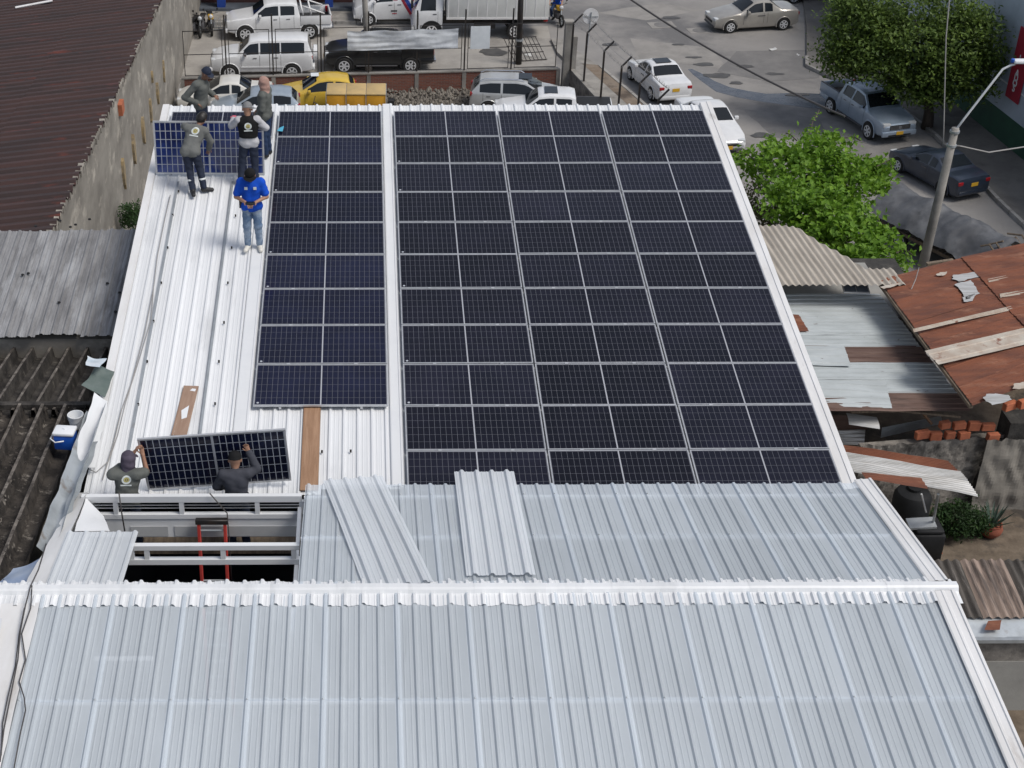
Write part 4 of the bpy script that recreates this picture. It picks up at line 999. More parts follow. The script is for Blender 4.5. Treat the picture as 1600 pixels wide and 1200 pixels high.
def wallslab(z0, z1, off, m, name):
    c = (ga + gbp) / 2 - gn * .5 + gn * off; MB().obox((c.x, c.y, (z0 + z1) / 2), (gbp - ga) / 2, gn * .5, (0, 0, (z1 - z0) / 2)).build(name, M[m], gb)
wallslab(0, 1.25, .02, 'green_wall', 'plinth'); wallslab(1.25, 6.4, 0, 'pale_wall', 'wall')
wallslab(2.35, 2.41, .012, 'white_steel', 'string_course')
MB().poly([ga - gn * 8 + Vector((0, 0, 6.4)), ga + Vector((0, 0, 6.4)), gbp + Vector((0, 0, 6.4)), gbp - gn * 8 + Vector((0, 0, 6.4))]).build('roof', M['concrete'], gb)
def on_wall(u, v, off=.06):
    r = ray(u, v); t = gn.dot(G0 + gn * off - CAM_C) / gn.dot(r); return CAM_C + r * t
M['red_banner'] = mat('red_banner', (.36, .022, .045), .6, c2=(.30, .018, .038), scale=1.5); M['white_paint'] = mat('white_paint', (.72, .74, .76), .6)
bn = empty('red_banner', (0, 0, 0), label='tall red banner with stacked white letters on the pale wall', cat='banner')
bl_, br_ = on_wall(1571, 149), on_wall(1594, 148)
wdt = (br_ - bl_).length; zt = on_wall(1601, 44).z
wdt = (Vector((br_.x, br_.y, 0)) - Vector((bl_.x, bl_.y, 0))).length
c = Vector((bl_.x, bl_.y, 0)) + gd * wdt / 2
MB().obox((c.x, c.y, (bl_.z + zt) / 2), gd * wdt / 2, gn * .02, (0, 0, (zt - bl_.z) / 2)).build('panel', M['red_banner'], bn)
def letter(ch, u, v, hgt):
    cu = bpy.data.curves.new('letter', 'FONT'); cu.body = ch; cu.size = hgt * 1.35; cu.align_x = 'CENTER'; cu.align_y = 'CENTER'; cu.extrude = .004; cu.offset = .008
    cu.materials.append(M['white_paint']); o = bpy.data.objects.new('letter', cu)
    COL.objects.link(o); dg = bpy.context.evaluated_depsgraph_get(); me = bpy.data.meshes.new_from_object(o.evaluated_get(dg)); bpy.data.objects.remove(o)
    ob = link('letter', me, bn); p = on_wall(u, v, .088); x = gd; y = Vector((0, 0, 1)); z = gn
    if x.cross(y).dot(z) < 0: x = -x
    pc = Vector((c.x, c.y, p.z)) + gn * .028
    ob.matrix_world = Matrix(((x.x, y.x, z.x, pc.x), (x.y, y.y, z.y, pc.y), (x.z, y.z, z.z, pc.z), (0, 0, 0, 1)))
for ch, v in (('L', 86), ('A', 112), ('D', 120.5), ('O', 130), ('S', 139)): letter(ch, 1585, v, .30)
# shop porch at the far left, blue columns
ps = empty('shop_porch', (0, 0, 0), label='dark open shop porch with blue columns behind the white pickup', cat='building')
M['blue_paint'] = mat('blue_paint', (.012, .055, .30), .5, c2=(.010, .04, .22), scale=1.5); M['maroon'] = mat('maroon', (.06, .022, .02), .7, c2=(.035, .018, .016), scale=1); M['slate'] = mat('slate', (.10, .115, .14), .5, c2=(.06, .07, .085), scale=1)
MB().box(-14, 3.4, 42.4, 48, 0, .28).build('floor', M['slate'], ps); MB().box(-14, 3.4, 43.4, 48, .28, .42).build('step', M['maroon'], ps)
MB().box(-14, 3.4, 47.2, 47.6, .42, 5).build('back_wall', M['black'], ps); MB().box(-14, 3.4, 42.2, 48, 4.6, 4.9).build('roof', M['concrete'], ps)
for u in (271, 341, 513):
    p = P(u, 30, .28); MB().box(p.x - .2, p.x + .2, 42.6, 43.0, .28, 4.6).build('column', M['blue_paint'], ps)
for u, v in ((278, 4), (300, 6), (420, 4), (560, 5)):
    p = P(u, v, .6); MB().box(p.x - .3, p.x + .25, p.y, p.y + .3, .42, 1.4).build('display_case', M['board'] if u == 278 else M['black_steel'], ps)
# ------------------------------------------------------------------ vehicles
def paint(name, c, rough=.28, coat=.6): return mat(name, c, rough, c2=tuple(x * .9 for x in c), scale=1.5, coat=coat, spec=.5)
PA = {'white': paint('paint_white', (.70, .71, .72)), 'cream': paint('paint_cream', (.66, .65, .61)), 'silver': mat('paint_silver', (.50, .51, .51), .3, .35, c2=(.44, .45, .45), scale=1.5, coat=.5),
      'bluesilver': mat('paint_bluesilver', (.33, .40, .49), .3, .35, c2=(.28, .35, .43), scale=1.5, coat=.5), 'champagne': mat('paint_champagne', (.42, .40, .36), .3, .35, c2=(.36, .34, .31), scale=1.5, coat=.5),
      'navy': mat('paint_navy', (.030, .042, .065), .3, .2, c2=(.022, .03, .048), scale=1.5, coat=.6), 'black': paint('paint_black', (.016, .017, .018)), 'yellow': paint('paint_yellow', (.62, .42, .05)), 'greyblue': mat('paint_greyblue', (.36, .42, .48), .3, .3, c2=(.3, .36, .42), scale=1.5, coat=.5)}
M['rim'] = mat('rim_silver', (.58, .59, .60), .4)
M['trim_grey'] = mat('trim_grey', (.08, .08, .085), .6)
class Car:
    """a car body lofted through cross-sections; front is +X"""
    def __init__(s, st, hw):
        s.st = st; s.hw = hw                      # st: (x, zlow, zbelt, ztop, width factor)
        s.x = [a[0] for a in st]
    def at(s, x):
        xs = s.x[::-1]; f = lambda k: float(np.interp(x, xs, [a[k] for a in s.st][::-1]))
        return f(1), f(2), f(3), f(4) * s.hw
    def sec(s, x):
        zl, zb, zt, w_ = s.at(x); d = max(zt - zb, .02); ins = .035 + min(d, .6) * .34
        b = w_ * .955
        return [(0, zl), (w_ * .84, zl), (w_ * .955, zl + .07), (w_ * .99, zl + .3 * (zb - zl)), (w_, zl + .62 * (zb - zl)), (w_ * .985, zb - .10), (b, zb),
                (b - ins, zt - .045 * min(1, d / .3)), (b - ins - .07, zt - .008 * min(1, d / .3)), (max(b - ins - .25, .05) , zt + .012), (0, zt + .022)]
    def body(s, m, parent, n_sub=3):
        xs = []
        for a, b in zip(s.x[:-1], s.x[1:]):
            for k in range(n_sub): xs.append(a + (b - a) * k / n_sub)
        xs.append(s.x[-1]); mb = MB(); vs = []
        for x in xs:
            p = s.sec(x); ring = [(x, y, z) for y, z in p] + [(x, -y, z) for y, z in p[-2:0:-1]]; vs += ring
        k = len(ring); fs = []
        for i in range(len(xs) - 1):
            for j in range(k):
                a, b = i * k + j, i * k + (j + 1) % k; fs.append((a, a + k, b + k, b))
        fs.append(tuple(range(k))); fs.append(tuple(range((len(xs) - 1) * k + k - 1, (len(xs) - 1) * k - 1, -1)))
        mb.add(vs, fs); o = mb.build('body', m, parent, smooth=True, angle=32); return o
    def side(s, x, f, off=.006, sgn=1):
        p = s.sec(x); (y0, z0), (y1, z1) = p[6], p[7]; y = y0 + (y1 - y0) * f; z = z0 + (z1 - z0) * f
        return (x, sgn * (y + off), z)
    def side_window(s, xa, xb, parent, m, f0=.10, f1=.90, n=8, name='side_window'):
        for sg in (1, -1):
            mb = MB(); vs = []
            for i in range(n + 1):
                x = xa + (xb - xa) * i / n; vs += [s.side(x, f0, sgn=sg), s.side(x, f1, sgn=sg)]
            mb.add(vs, [(2 * i, 2 * i + 2, 2 * i + 3, 2 * i + 1) if sg > 0 else (2 * i, 2 * i + 1, 2 * i + 3, 2 * i + 2) for i in range(n)]); mb.build(name, m, parent)
    def screen(s, xa, xb, parent, m, name, k=.93, nx=6, ny=8):
        def fn(a, b):
            x = xa + (xb - xa) * b; p = s.sec(x); t = (a * 2 - 1); ym = p[8][0] * k + .04; y = t * ym
            ya = [q[0] for q in p[:6:-1]]; za = [q[1] for q in p[:6:-1]]
            return (x + (.010 if xa > xb else -.010) * .6, y, float(np.interp(abs(y), ya, za)) + .010)
        mb = MB().grid(fn, ny, nx, flip=(xa > xb)); return mb.build(name, m, parent, smooth=True)
def wheel(parent, x, y, r, wd=.2, rimm='rim', steel=False):
    sg = 1 if y > 0 else -1
    w_ = empty('wheel', (x, y, r)); w_.parent = parent
    MB().lathe([(r * .62, -wd / 2), (r * .94, -wd / 2), (r, -wd / 2 + .03), (r, wd / 2 - .03), (r * .94, wd / 2), (r * .62, wd / 2)], 24, (0, 0, 0), 'y').build('tyre', M['rubber'], w_, smooth=True, angle=40)
    mb = MB(); f_ = sg * (wd / 2 - .012)
    mb.lathe([(r * .70, f_ + sg * .004), (r * .66, f_ + sg * .016), (r * .57, f_ + sg * .016), (r * .55, f_ - sg * .02)], 24, (0, 0, 0), 'y')
    for k in range(6):
        a = 2 * math.pi * k / 6; d = Vector((math.cos(a), 0, math.sin(a))); t = Vector((-d.z, 0, d.x))
        mb.obox(d * r * .32 + Vector((0, f_ + sg * .004, 0)), d * r * .3, t * r * .10, (0, .012, 0))
    mb.lathe([(r * .15, f_ - .01), (r * .15, f_ + sg * .012), (.001, f_ + sg * .014)], 10, (0, 0, 0), 'y')
    mb.build('rim', M[rimm], w_)
    MB().lathe([(r * .58, f_ - sg * .06), (.001, f_ - sg * .06)], 20, (0, 0, 0), 'y').build('brake', M['black'], w_)
def arches(parent, c, xs, r, m):
    for x in xs:
        _, _, _, w_ = c.at(x)
        for sg in (1, -1):
            mb = MB(); pts = [(x + r * math.cos(a), sg * (w_ + .004), r * .86 + r * math.sin(a)) for a in np.linspace(-.35, math.pi + .35, 18)]
            mb.poly(pts if sg < 0 else pts[::-1]); mb.build('wheel_well', M['black'], parent)
            ring = MB(); vs = []
            for a in np.linspace(-.3, math.pi + .3, 18):
                for rr, dy in ((r * .985, .006), (r * 1.0, .022), (r * 1.09, .020), (r * 1.12, .0)): vs.append((x + rr * math.cos(a), sg * (w_ + dy), r * .86 + rr * math.sin(a)))
            ring.add(vs, [(i * 4 + j, i * 4 + j + 1, i * 4 + j + 5, i * 4 + j + 4) for i in range(17) for j in range(3)]); ring.build('fender', m, parent, smooth=True)
def lights(parent, c, xf, xr, zf, zr, wf=.30, hf=.14, rear_m='red_lamp', rear_h=.16, rear_w=.24):
    for sg in (1, -1):
        _, _, _, w_ = c.at(xf - .08)
        bm_build(bevel_box(xf - .22, xf - .01, min(sg * (w_ * .52), sg * w_ * .95), max(sg * (w_ * .52), sg * w_ * .95), zf - hf / 2, zf + hf / 2, .03), 'headlight', M['lamp_glass'], parent)
        _, _, _, w_ = c.at(xr + .08)
        a, b = sg * (w_ * .97 - rear_w), sg * (w_ * .97)
        bm_build(bevel_box(xr + .0, xr + .20, min(a, b), max(a, b), zr - rear_h / 2, zr + rear_h / 2, .03), 'tail_light', M[rear_m], parent)
def mirror(parent, c, x, m):
    for sg in (1, -1):
        p = c.side(x, .12, 0, sg); bm_build(bevel_box(p[0] - .06, p[0] + .06, p[1] + (.02 if sg > 0 else -.20), p[1] + (.20 if sg > 0 else -.02), p[2] - .02, p[2] + .13, .03), 'mirror', m, parent)
def seams(parent, c, xs, z0, xs_handle):
    for x in xs:
        for sg in (1, -1):
            zl, zb, zt, w_ = c.at(x); p = c.sec(x); mb = MB(); pts = [(y + .004, z) for y, z in p[3:7]]
            vs = []
            for y, z in pts: vs += [(x - .006, sg * y, z), (x + .006, sg * y, z)]
            mb.add(vs, [(2 * i, 2 * i + 1, 2 * i + 3, 2 * i + 2) for i in range(len(pts) - 1)]); mb.build('door_seam', M['black'], parent)
    for x in xs_handle:
        for sg in (1, -1):
            zl, zb, zt, w_ = c.at(x); MB().box(x - .09, x + .09, sg * w_ * .985 - .012, sg * w_ * .985 + .018, zb - .13, zb - .10).build('door_handle', M['trim_grey'], parent)
def plate(parent, x, z, front=True, m='plate', w_=.17):
    s = .012 if front else -.012; MB().box(min(x, x + s), max(x, x + s), -w_, w_, z - .075, z + .075).build('number_plate', M[m], parent)
def place(e, p, head, scale=1.0, z=0.0):
    e.location = (p[0], p[1], z); e.rotation_euler.z = math.atan2(head[1], head[0]); e.scale = (scale,) * 3
def sedan(label, m, p, head, scale=1.0, L=4.4, W=1.72, hatch=False, tall=0.0, r=.31, glass='glass', group=None, sunroof=False, rails=False, rear_red='red_lamp', plates=(True, True), rear_h=.16):
    e = empty('car', label=label, cat='car', group=group); h = L / 2; t = tall
    if hatch:
        st = [(h, .42, .60, .62, .74), (h - .06, .24, .66 + t * .4, .68 + t * .4, .86), (h - .35, .20, .80 + t * .5, .83 + t * .5, .96), (h - .95, .18, .90 + t * .6, .95 + t * .6, 1.0), (h - 1.20, .18, .93 + t * .6, .99 + t * .6, 1.0),
              (h - 1.95, .18, .95 + t * .6, 1.42 + t, 1.0), (h - 2.4, .18, .96 + t * .6, 1.48 + t, 1.0), (-h + .85, .18, .98 + t * .6, 1.46 + t, 1.0), (-h + .42, .20, 1.0 + t * .6, 1.38 + t, .98), (-h + .10, .24, .98 + t * .6, 1.05 + t * .7, .93), (-h + .03, .30, .80 + t * .5, .84 + t * .5, .90), (-h, .40, .70, .72, .82)]
        cowl, rf, rr_, rb = h - 1.20, h - 1.95, -h + .42, -h + .10
    else:
        st = [(h, .42, .58, .60, .72), (h - .07, .24, .64, .66, .86), (h - .40, .20, .76, .79, .96), (h - 1.05, .18, .87, .92, 1.0), (h - 1.32, .18, .90, .96, 1.0),
              (h - 2.05, .18, .92, 1.37 + t, 1.0), (h - 2.45, .18, .93, 1.42 + t, 1.0), (-h + 1.55, .18, .95, 1.38 + t, 1.0), (-h + .95, .18, .97, 1.03, 1.0), (-h + .30, .20, .97, 1.01, .97), (-h + .08, .24, .93, .97, .93), (-h + .03, .30, .80, .83, .90), (-h, .42, .66, .68, .80)]
        cowl, rf, rr_, rb = h - 1.32, h - 2.05, -h + 1.55, -h + .95
    c = Car(st, W / 2); c.body(m, e); g_ = M[glass]
    c.screen(cowl - .08, rf + .06, e, g_, 'windscreen'); c.screen(rb + .06, rr_ - .05, e, g_, 'rear_window')
    xb = (rf + rr_) / 2 - .05
    c.side_window(cowl - .28, xb + .05, e, g_); c.side_window(xb - .05, rr_ - (.0 if hatch else .10), e, g_)
    xs = (h - .82, -h + .82); arches(e, c, xs, r + .05, m)
    for x in xs:
        for sg in (1, -1): wheel(e, x, sg * (c.at(x)[3] - .062), r)
    lights(e, c, h - .02, -h + .01, .63 + t * .4, (.80 if not hatch else .92 + t * .5), rear_m=rear_red, rear_h=rear_h); mirror(e, c, cowl - .35, m)
    seams(e, c, (cowl - .15, xb, rr_ + .15), 0, (xb + .22, rr_ + .38))
    bm_build(bevel_box(h - .05, h + .012, -.42, .42, .44, .56, .02), 'grille', M['black'], e); bm_build(bevel_box(h - .06, h + .005, -.60, .60, .26, .35, .02), 'lower_grille', M['trim_grey'], e)
    if plates[0]: plate(e, h + .012, .40)
    if plates[1]: plate(e, -h - .002, .72, False)
    bm_build(bevel_box(-h - .02, -h + .10, -W * .40, W * .40, .30, .46, .03), 'rear_bumper', m, e)
    if sunroof: MB().box(-.55, .05, -.36, .36, 1.435 + t + .012, 1.445 + t + .014).build('sunroof', g_, e) if not hatch else MB().box(-.1, .45, -.36, .36, 1.49 + t + .012, 1.50 + t + .014).build('sunroof', g_, e)
    if rails:
        for sg in (1, -1): MB().tube([(rf - .1, sg * .55, 1.44 + t), (rf - .25, sg * .55, 1.53 + t), (rr_ + .2, sg * .55, 1.52 + t), (rr_, sg * .55, 1.42 + t)], .022, 6).build('roof_rail', M['chrome'], e)
    place(e, p, head, scale); return e
def pickup(label, m, p, head, scale=1.0, L=5.2, W=1.86, sport=False, bed_cover=False, zs=0.0, flare=True, rollbar=None, plates=(True, True), grille='black'):
    e = empty('pickup', label=label, cat='pickup'); h = L / 2; bl = 1.55
    st = [(h, .55, .82, .84, .78), (h - .07, .42, .92, .94, .90), (h - .35, .36, 1.02, 1.05, .97), (h - 1.05, .34, 1.10, 1.15, 1.0), (h - 1.30, .34, 1.13, 1.19, 1.0),
          (h - 1.95, .34, 1.14, 1.70, 1.0), (h - 2.4, .34, 1.15, 1.76, 1.0), (-h + bl + .38, .34, 1.16, 1.74, 1.0), (-h + bl + .12, .34, 1.16, 1.66, 1.0), (-h + bl + .02, .34, 1.14, 1.17, 1.0), (-h + bl, .34, .74, .76, .95), (-h + .08, .40, .74, .76, .95), (-h, .48, .70, .72, .9)]
    c = Car(st, W / 2); c.body(m, e); g_ = M['glass']
    cowl, rf = h - 1.30, h - 1.95; rr_ = -h + bl + .30
    c.screen(cowl - .08, rf + .05, e, g_, 'windscreen'); c.screen(-h + bl + .04, -h + bl + .12, e, g_, 'rear_window', .85)
    xb = (rf + rr_) / 2 + .02
    c.side_window(cowl - .28, xb + .05, e, g_, .12, .86); c.side_window(xb - .05, rr_ - .02, e, g_, .12, .86)
    for sg in (1, -1):
        a, b = sg * (W / 2 - .12), sg * (W / 2 * .985)
        bm_build(bevel_box(-h + .02, -h + bl + .0, min(a, b), max(a, b), .72, 1.17, .03), 'bed_side', m, e)
        MB().box(-h + .04, -h + bl - .02, min(a, b) + .01, max(a, b) - .01, 1.17, 1.185).build('bed_rail', M['trim_grey'], e)
    bm_build(bevel_box(-h, -h + .08, -W / 2 + .13, W / 2 - .13, .72, 1.15, .02), 'tailgate', m, e)
    MB().box(-h + .09, -h + bl - .02, -W / 2 + .13, W / 2 - .13, .775, .80).build('bed_floor', M['black'], e)
    if bed_cover: MB().box(-h + .06, -h + bl - .02, -W / 2 + .10, W / 2 - .10, 1.10, 1.19).build('bed_cover', M['black'], e)
    if rollbar:
        for x in (-h + bl - .15, -h + bl - .55):
            MB().tube([(x, -.72, 1.17), (x + .1, -.66, 1.62), (x + .1, .66, 1.62), (x, .72, 1.17)], .045, 8).build('roll_bar', M[rollbar], e, smooth=True)
        for sg in (1, -1): MB().tube([(-h + bl - .12, sg * .66, 1.60), (-h + .35, sg * .72, 1.2)], .04, 8).build('roll_bar', M[rollbar], e, smooth=True)
    xs = (h - .92, -h + 1.12); r = .38; arches(e, c, (xs[0],), r + .06, m); arches(e, c, (xs[1],), r + .06, m)
    for x in xs:
        for sg in (1, -1): wheel(e, x, sg * (W / 2 - .075), r, .24)
    lights(e, c, h - .02, -h + .0, .90, .98, hf=.17, rear_h=.3, rear_w=.12); mirror(e, c, cowl - .38, m)
    seams(e, c, (cowl - .16, xb, rr_ + .02), 0, (xb + .22, rr_ + .30))
    bm_build(bevel_box(h - .05, h + .015, -.50, .50, .70, .90, .02), 'grille', M[grille], e)
    for z in (.745, .80, .855): MB().box(h + .015, h + .022, -.48, .48, z - .008, z + .008).build('grille_bar', M['chrome'], e)
    bm_build(bevel_box(h - .09, h + .05, -W * .45, W * .45, .40, .64, .05), 'front_bumper', m, e); MB().box(h + .05, h + .056, -.55, .55, .43, .50).build('lower_grille', M['black'], e)
    bm_build(bevel_box(-h - .10, -h + .02, -W * .44, W * .44, .46, .62, .04), 'rear_bumper', M['chrome'], e)
    if plates[0]: plate(e, h + .052, .56)
    MB().lathe([(.075, 0), (.075, .012), (.001, .012)], 14, (h + .016, 0, .80), 'x').build('round_badge', M['chrome'], e)
    for sg in (1, -1): MB().box(-h + bl + .2, h - 1.5, sg * W / 2 - .02, sg * W / 2 + .05, .36, .40).build('side_step', M['trim_grey'], e)
    place(e, p, head, scale); return e
def suv(label, m, p, head, scale=1.0, L=4.75, W=1.85, spare=True):
    e = empty('suv', label=label, cat='car'); h = L / 2
    st = [(h, .55, .80, .82, .78), (h - .07, .40, .90, .92, .90), (h - .35, .36, 1.02, 1.05, .97), (h - 1.0, .34, 1.12, 1.17, 1.0), (h - 1.28, .34, 1.14, 1.20, 1.0),
          (h - 1.85, .34, 1.16, 1.76, 1.0), (h - 2.3, .34, 1.17, 1.83, 1.0), (-h + .55, .34, 1.20, 1.83, 1.0), (-h + .22, .36, 1.20, 1.78, .99), (-h + .05, .40, 1.16, 1.22, .97), (-h, .46, 1.05, 1.07, .94)]
    c = Car(st, W / 2); c.body(m, e); g_ = M['glass']; cowl, rf, rr_ = h - 1.28, h - 1.85, -h + .40
    c.screen(cowl - .08, rf + .05, e, g_, 'windscreen'); c.screen(-h + .07, -h + .20, e, g_, 'rear_window', .9)
    c.side_window(cowl - .26, .12, e, g_, .10, .86); c.side_window(.04, -.86, e, g_, .10, .86); c.side_window(-.92, rr_ - .02, e, g_, .10, .86)
    xs = (h - .88, -h + .98); r = .37; arches(e, c, xs, r + .06, m)
    for x in xs:
        for sg in (1, -1): wheel(e, x, sg * (W / 2 - .075), r, .24)
    lights(e, c, h - .02, -h + .0, .90, .95, hf=.18, rear_h=.34, rear_w=.14); mirror(e, c, cowl - .36, M['chrome']); seams(e, c, (cowl - .15, .08, -.90), 0, (.30, -.68))
    bm_build(bevel_box(h - .05, h + .015, -.45, .45, .68, .88, .02), 'grille', M['trim_grey'], e); bm_build(bevel_box(h - .10, h + .06, -W * .46, W * .46, .40, .62, .06), 'front_bumper', m, e); bm_build(bevel_box(-h - .10, -h + .05, -W * .46, W * .46, .42, .62, .05), 'rear_bumper', m, e)
    for sg in (1, -1): MB().box(-1.1, .95, sg * W / 2 - .01, sg * W / 2 + .014, .60, .66).build('side_moulding', m, e)
    if spare:
        MB().lathe([(.36, -.20), (.37, -.03), (.30, .0), (.001, .0)], 24, (-h - .02, .15, 1.05), 'x').build('spare_wheel', m, e, smooth=True, angle=40)
    place(e, p, head, scale); return e
def cxy(a, b): return ((a[0] + b[0]) / 2, (a[1] + b[1]) / 2)

# ---- far street, left to right
pickup('white double-cab pickup with roll bars parked before the blue columns', PA['white'], (-4.75, 39.25), (-1, -.10), .97, rollbar='white_trim')
suv('white estate SUV with rear spare wheel parked behind the brick wall', PA['white'], (-5.22, 33.75), (-1, -.03), .96)
pickup('black double-cab pickup partly hidden behind the cloth banner', PA['black'], (.05, 34.6), (-1, -.02), .95)
# white van with coloured stripes
def van():
    e = empty('van', label='white delivery van with blue and red diagonal stripes behind the truck cab', cat='van'); h = 2.3; m = PA['white']
    st = [(h, .45, .75, .77, .80), (h - .08, .32, .88, .90, .90), (h - .45, .28, 1.05, 1.10, .97), (h - .75, .26, 1.12, 1.18, 1.0), (h - 1.35, .26, 1.16, 1.82, 1.0), (h - 1.9, .26, 1.18, 1.92, 1.0), (-h + .35, .26, 1.20, 1.92, 1.0), (-h + .08, .30, 1.18, 1.86, .98), (-h, .36, 1.15, 1.80, .96)]
    c = Car(st, .86); c.body(m, e); c.screen(h - .80, h - 1.30, e, M['glass'], 'windscreen'); c.side_window(h - 1.05, h - 1.98, e, M['glass'], .08, .82)
    xs = (h - .75, -h + .9); arches(e, c, xs, .36, m)
    for x in xs:
        for sg in (1, -1): wheel(e, x, sg * .77, .31)
    lights(e, c, h - .01, -h, .80, .9); mirror(e, c, h - 1.05, m); seams(e, c, (h - 1.0, h - 2.05, -.7), 0, (h - 1.85, .0))
    for k, (x0, w_, mm) in enumerate(((-.25, .16, M['red_banner']), (-.48, .22, M['blue_paint']), (-.78, .10, M['red_banner']))):
        for sg in (1, -1):
            vs = []
            for t in np.linspace(0, 1, 9):
                z = .36 + 1.45 * t; x = x0 - .55 + .85 * t
                p = c.sec(x); ys = [q[0] for q in p[2:8]]; zs = [q[1] for q in p[2:8]]; y = float(np.interp(z, zs, ys)) + .007
                vs += [(x, sg * y, z), (x + w_, sg * y, z)]
            MB().add(vs, [(2 * i, 2 * i + 1, 2 * i + 3, 2 * i + 2) for i in range(8)]).build('stripe', mm, e)
    for (x0, x1, z0, z1, mm) in ((.10, .42, .72, .80, M['trim_grey']), (.12, .36, .60, .64, M['red_banner']), (.06, .34, 1.32, 1.46, M['blue_paint']), (.08, .30, 1.26, 1.29, M['red_banner'])):
        p = c.sec(.2); y = float(np.interp((z0 + z1) / 2, [q[1] for q in p[2:8]], [q[0] for q in p[2:8]])) + .012
        for sg in (1, -1): MB().box(x0, x1, min(sg * y, sg * (y - .01)), max(sg * y, sg * (y - .01)), z0, z1).build('door_print', mm, e)
    bm_build(bevel_box(h - .08, h + .02, -.75, .75, .34, .55, .05), 'front_bumper', m, e)
    place(e, (1.05, 41.4), (-1, -.06), .96)
van()
def box_truck():
    e = empty('box_truck', label='white box truck with tall ribbed cargo body on the far street', cat='truck'); m = PA['white']
    # chassis and cargo box, front is +X
    bm_build(bevel_box(-3.1, 1.75, -1.05, 1.05, 1.02, 3.25, .03), 'cargo_box', mat('truck_box', (.66, .67, .65), .5, c2=(.58, .59, .57), scale=1, c3=(.46, .46, .44), scale3=.8, lo3=.6, hi3=.8), e)
    for i in range(11):
        x = -2.95 + i * .46
        for sg in (1, -1): MB().box(x, x + .04, min(sg * 1.05, sg * 1.062), max(sg * 1.05, sg * 1.062), 1.08, 3.2).build('box_rib', M['white_trim'], e)
    for sg in (1, -1): MB().box(-3.1, 1.75, min(sg * 1.05, sg * 1.07), max(sg * 1.05, sg * 1.07), 1.0, 1.10).build('sill_rail', M['white_trim'], e)
    MB().box(-3.05, 2.6, -.45, .45, .62, .98).build('chassis', M['black_steel'], e)
    h = 3.35
    st = [(h, .55, 1.0, 1.02, .92), (h - .05, .45, 1.20, 1.22, .96), (h - .12, .42, 1.28, 1.42, .99), (h - .42, .42, 1.32, 2.10, 1.0), (h - .75, .42, 1.33, 2.22, 1.0), (h - 1.35, .42, 1.33, 2.22, 1.0), (h - 1.42, .42, 1.33, 2.16, .98)]
    c = Car(st, .93); c.body(m, e); c.screen(h - .14, h - .40, e, M['glass'], 'windscreen'); c.side_window(h - .36, h - 1.10, e, M['glass'], .06, .86)
    lights(e, c, h - .01, -3.1, .95, .9); seams(e, c, (h - .28, h - 1.2), 0, (h - 1.05,))
    for sg in (1, -1):
        wheel(e, 2.45, sg * .82, .40, .24, 'white_trim'); wheel(e, -1.55, sg * .85, .40, .36, 'white_trim')
        MB().tube([(h - .15, sg * .93, 1.5), (h + .05, sg * 1.12, 1.75)], .015, 5).build('mirror_arm', M['black_steel'], e); MB().box(h + .0, h + .1, sg * 1.12 - .1, sg * 1.12 + .1, 1.6, 1.95).build('mirror', M['black'], e)
        MB().box(-.6, .4, sg * .8 - .12, sg * .8 + .12, .5, .85).build('fuel_tank', M['black_steel'], e)
    bm_build(bevel_box(h - .10, h + .06, -.9, .9, .42, .66, .04), 'front_bumper', m, e); arches(e, c, (2.45,), .46, M['black'])
    place(e, (5.05, 39.4), (-1, .0), 1.0)
box_truck()
# ---- silver sedan on the side street and others there
sedan('silver-grey sedan driving across the top of the side street', PA['champagne'], (18.3, 40.3), (-1, -.17), .98, tall=.06, plates=(False, False))
sedan('white sedan with red tail lights and sunroof seen from behind at the kerb', PA['white'], (12.3, 31.7), (-.20, 1), .95, sunroof=True)
sedan('white sedan facing the camera, half hidden by the array\'s far right corner', PA['white'], (13.45, 26.1), (.17, -1), .98)
pickup('silver-blue double-cab pickup facing the camera under the tree', PA['bluesilver'], (20.30, 27.55), (.74, -2.68), .93, bed_cover=False)
sedan('dark blue sedan with red tail lights parked by the right pavement', PA['navy'], (21.3, 21.6), (-.80, 1.96), .93, L=4.3, W=1.76, rear_red='red_lamp')
sedan('dark car cut by the top edge of the photo beside the tree', PA['black'], (22.6, 44.9), (-1, -.1), .98)
# ---- yard behind the warehouse
sedan('white sedan parked beside the stained wall behind the capped worker', PA['cream'], (-6.55, 29.5), (-1, -.02), .93)
sedan('grey-blue hatchback mostly hidden behind the roof edge and workers', PA['greyblue'], (-5.2, 28.0), (-1, -.04), .93, hatch=True, L=4.1, tall=.02)
tx = sedan('yellow hatchback taxi parked against the brick wall', PA['yellow'], (-2.7, 29.55), (-1, -.06), .96, hatch=True, L=3.7, W=1.62, r=.29)
MB().box(-.15, .20, -.22, .22, 1.505, 1.515).build('roof_panel_sign', M['board'], tx)
sedan('silver crossover with sunroof and roof rails parked nose to the right', PA['silver'], (6.0, 29.1), (1, -.10), .98, hatch=True, L=4.35, W=1.78, tall=.06, r=.34, sunroof=True, rails=True)
pk = pickup('white pickup with sunroof and black bed behind the roof edge', PA['white'], (7.15, 27.1), (-1, .07), .93, bed_cover=True)
MB().box(-.15, .42, -.42, .42, 1.775, 1.79).build('sunroof', M['glass'], pk)
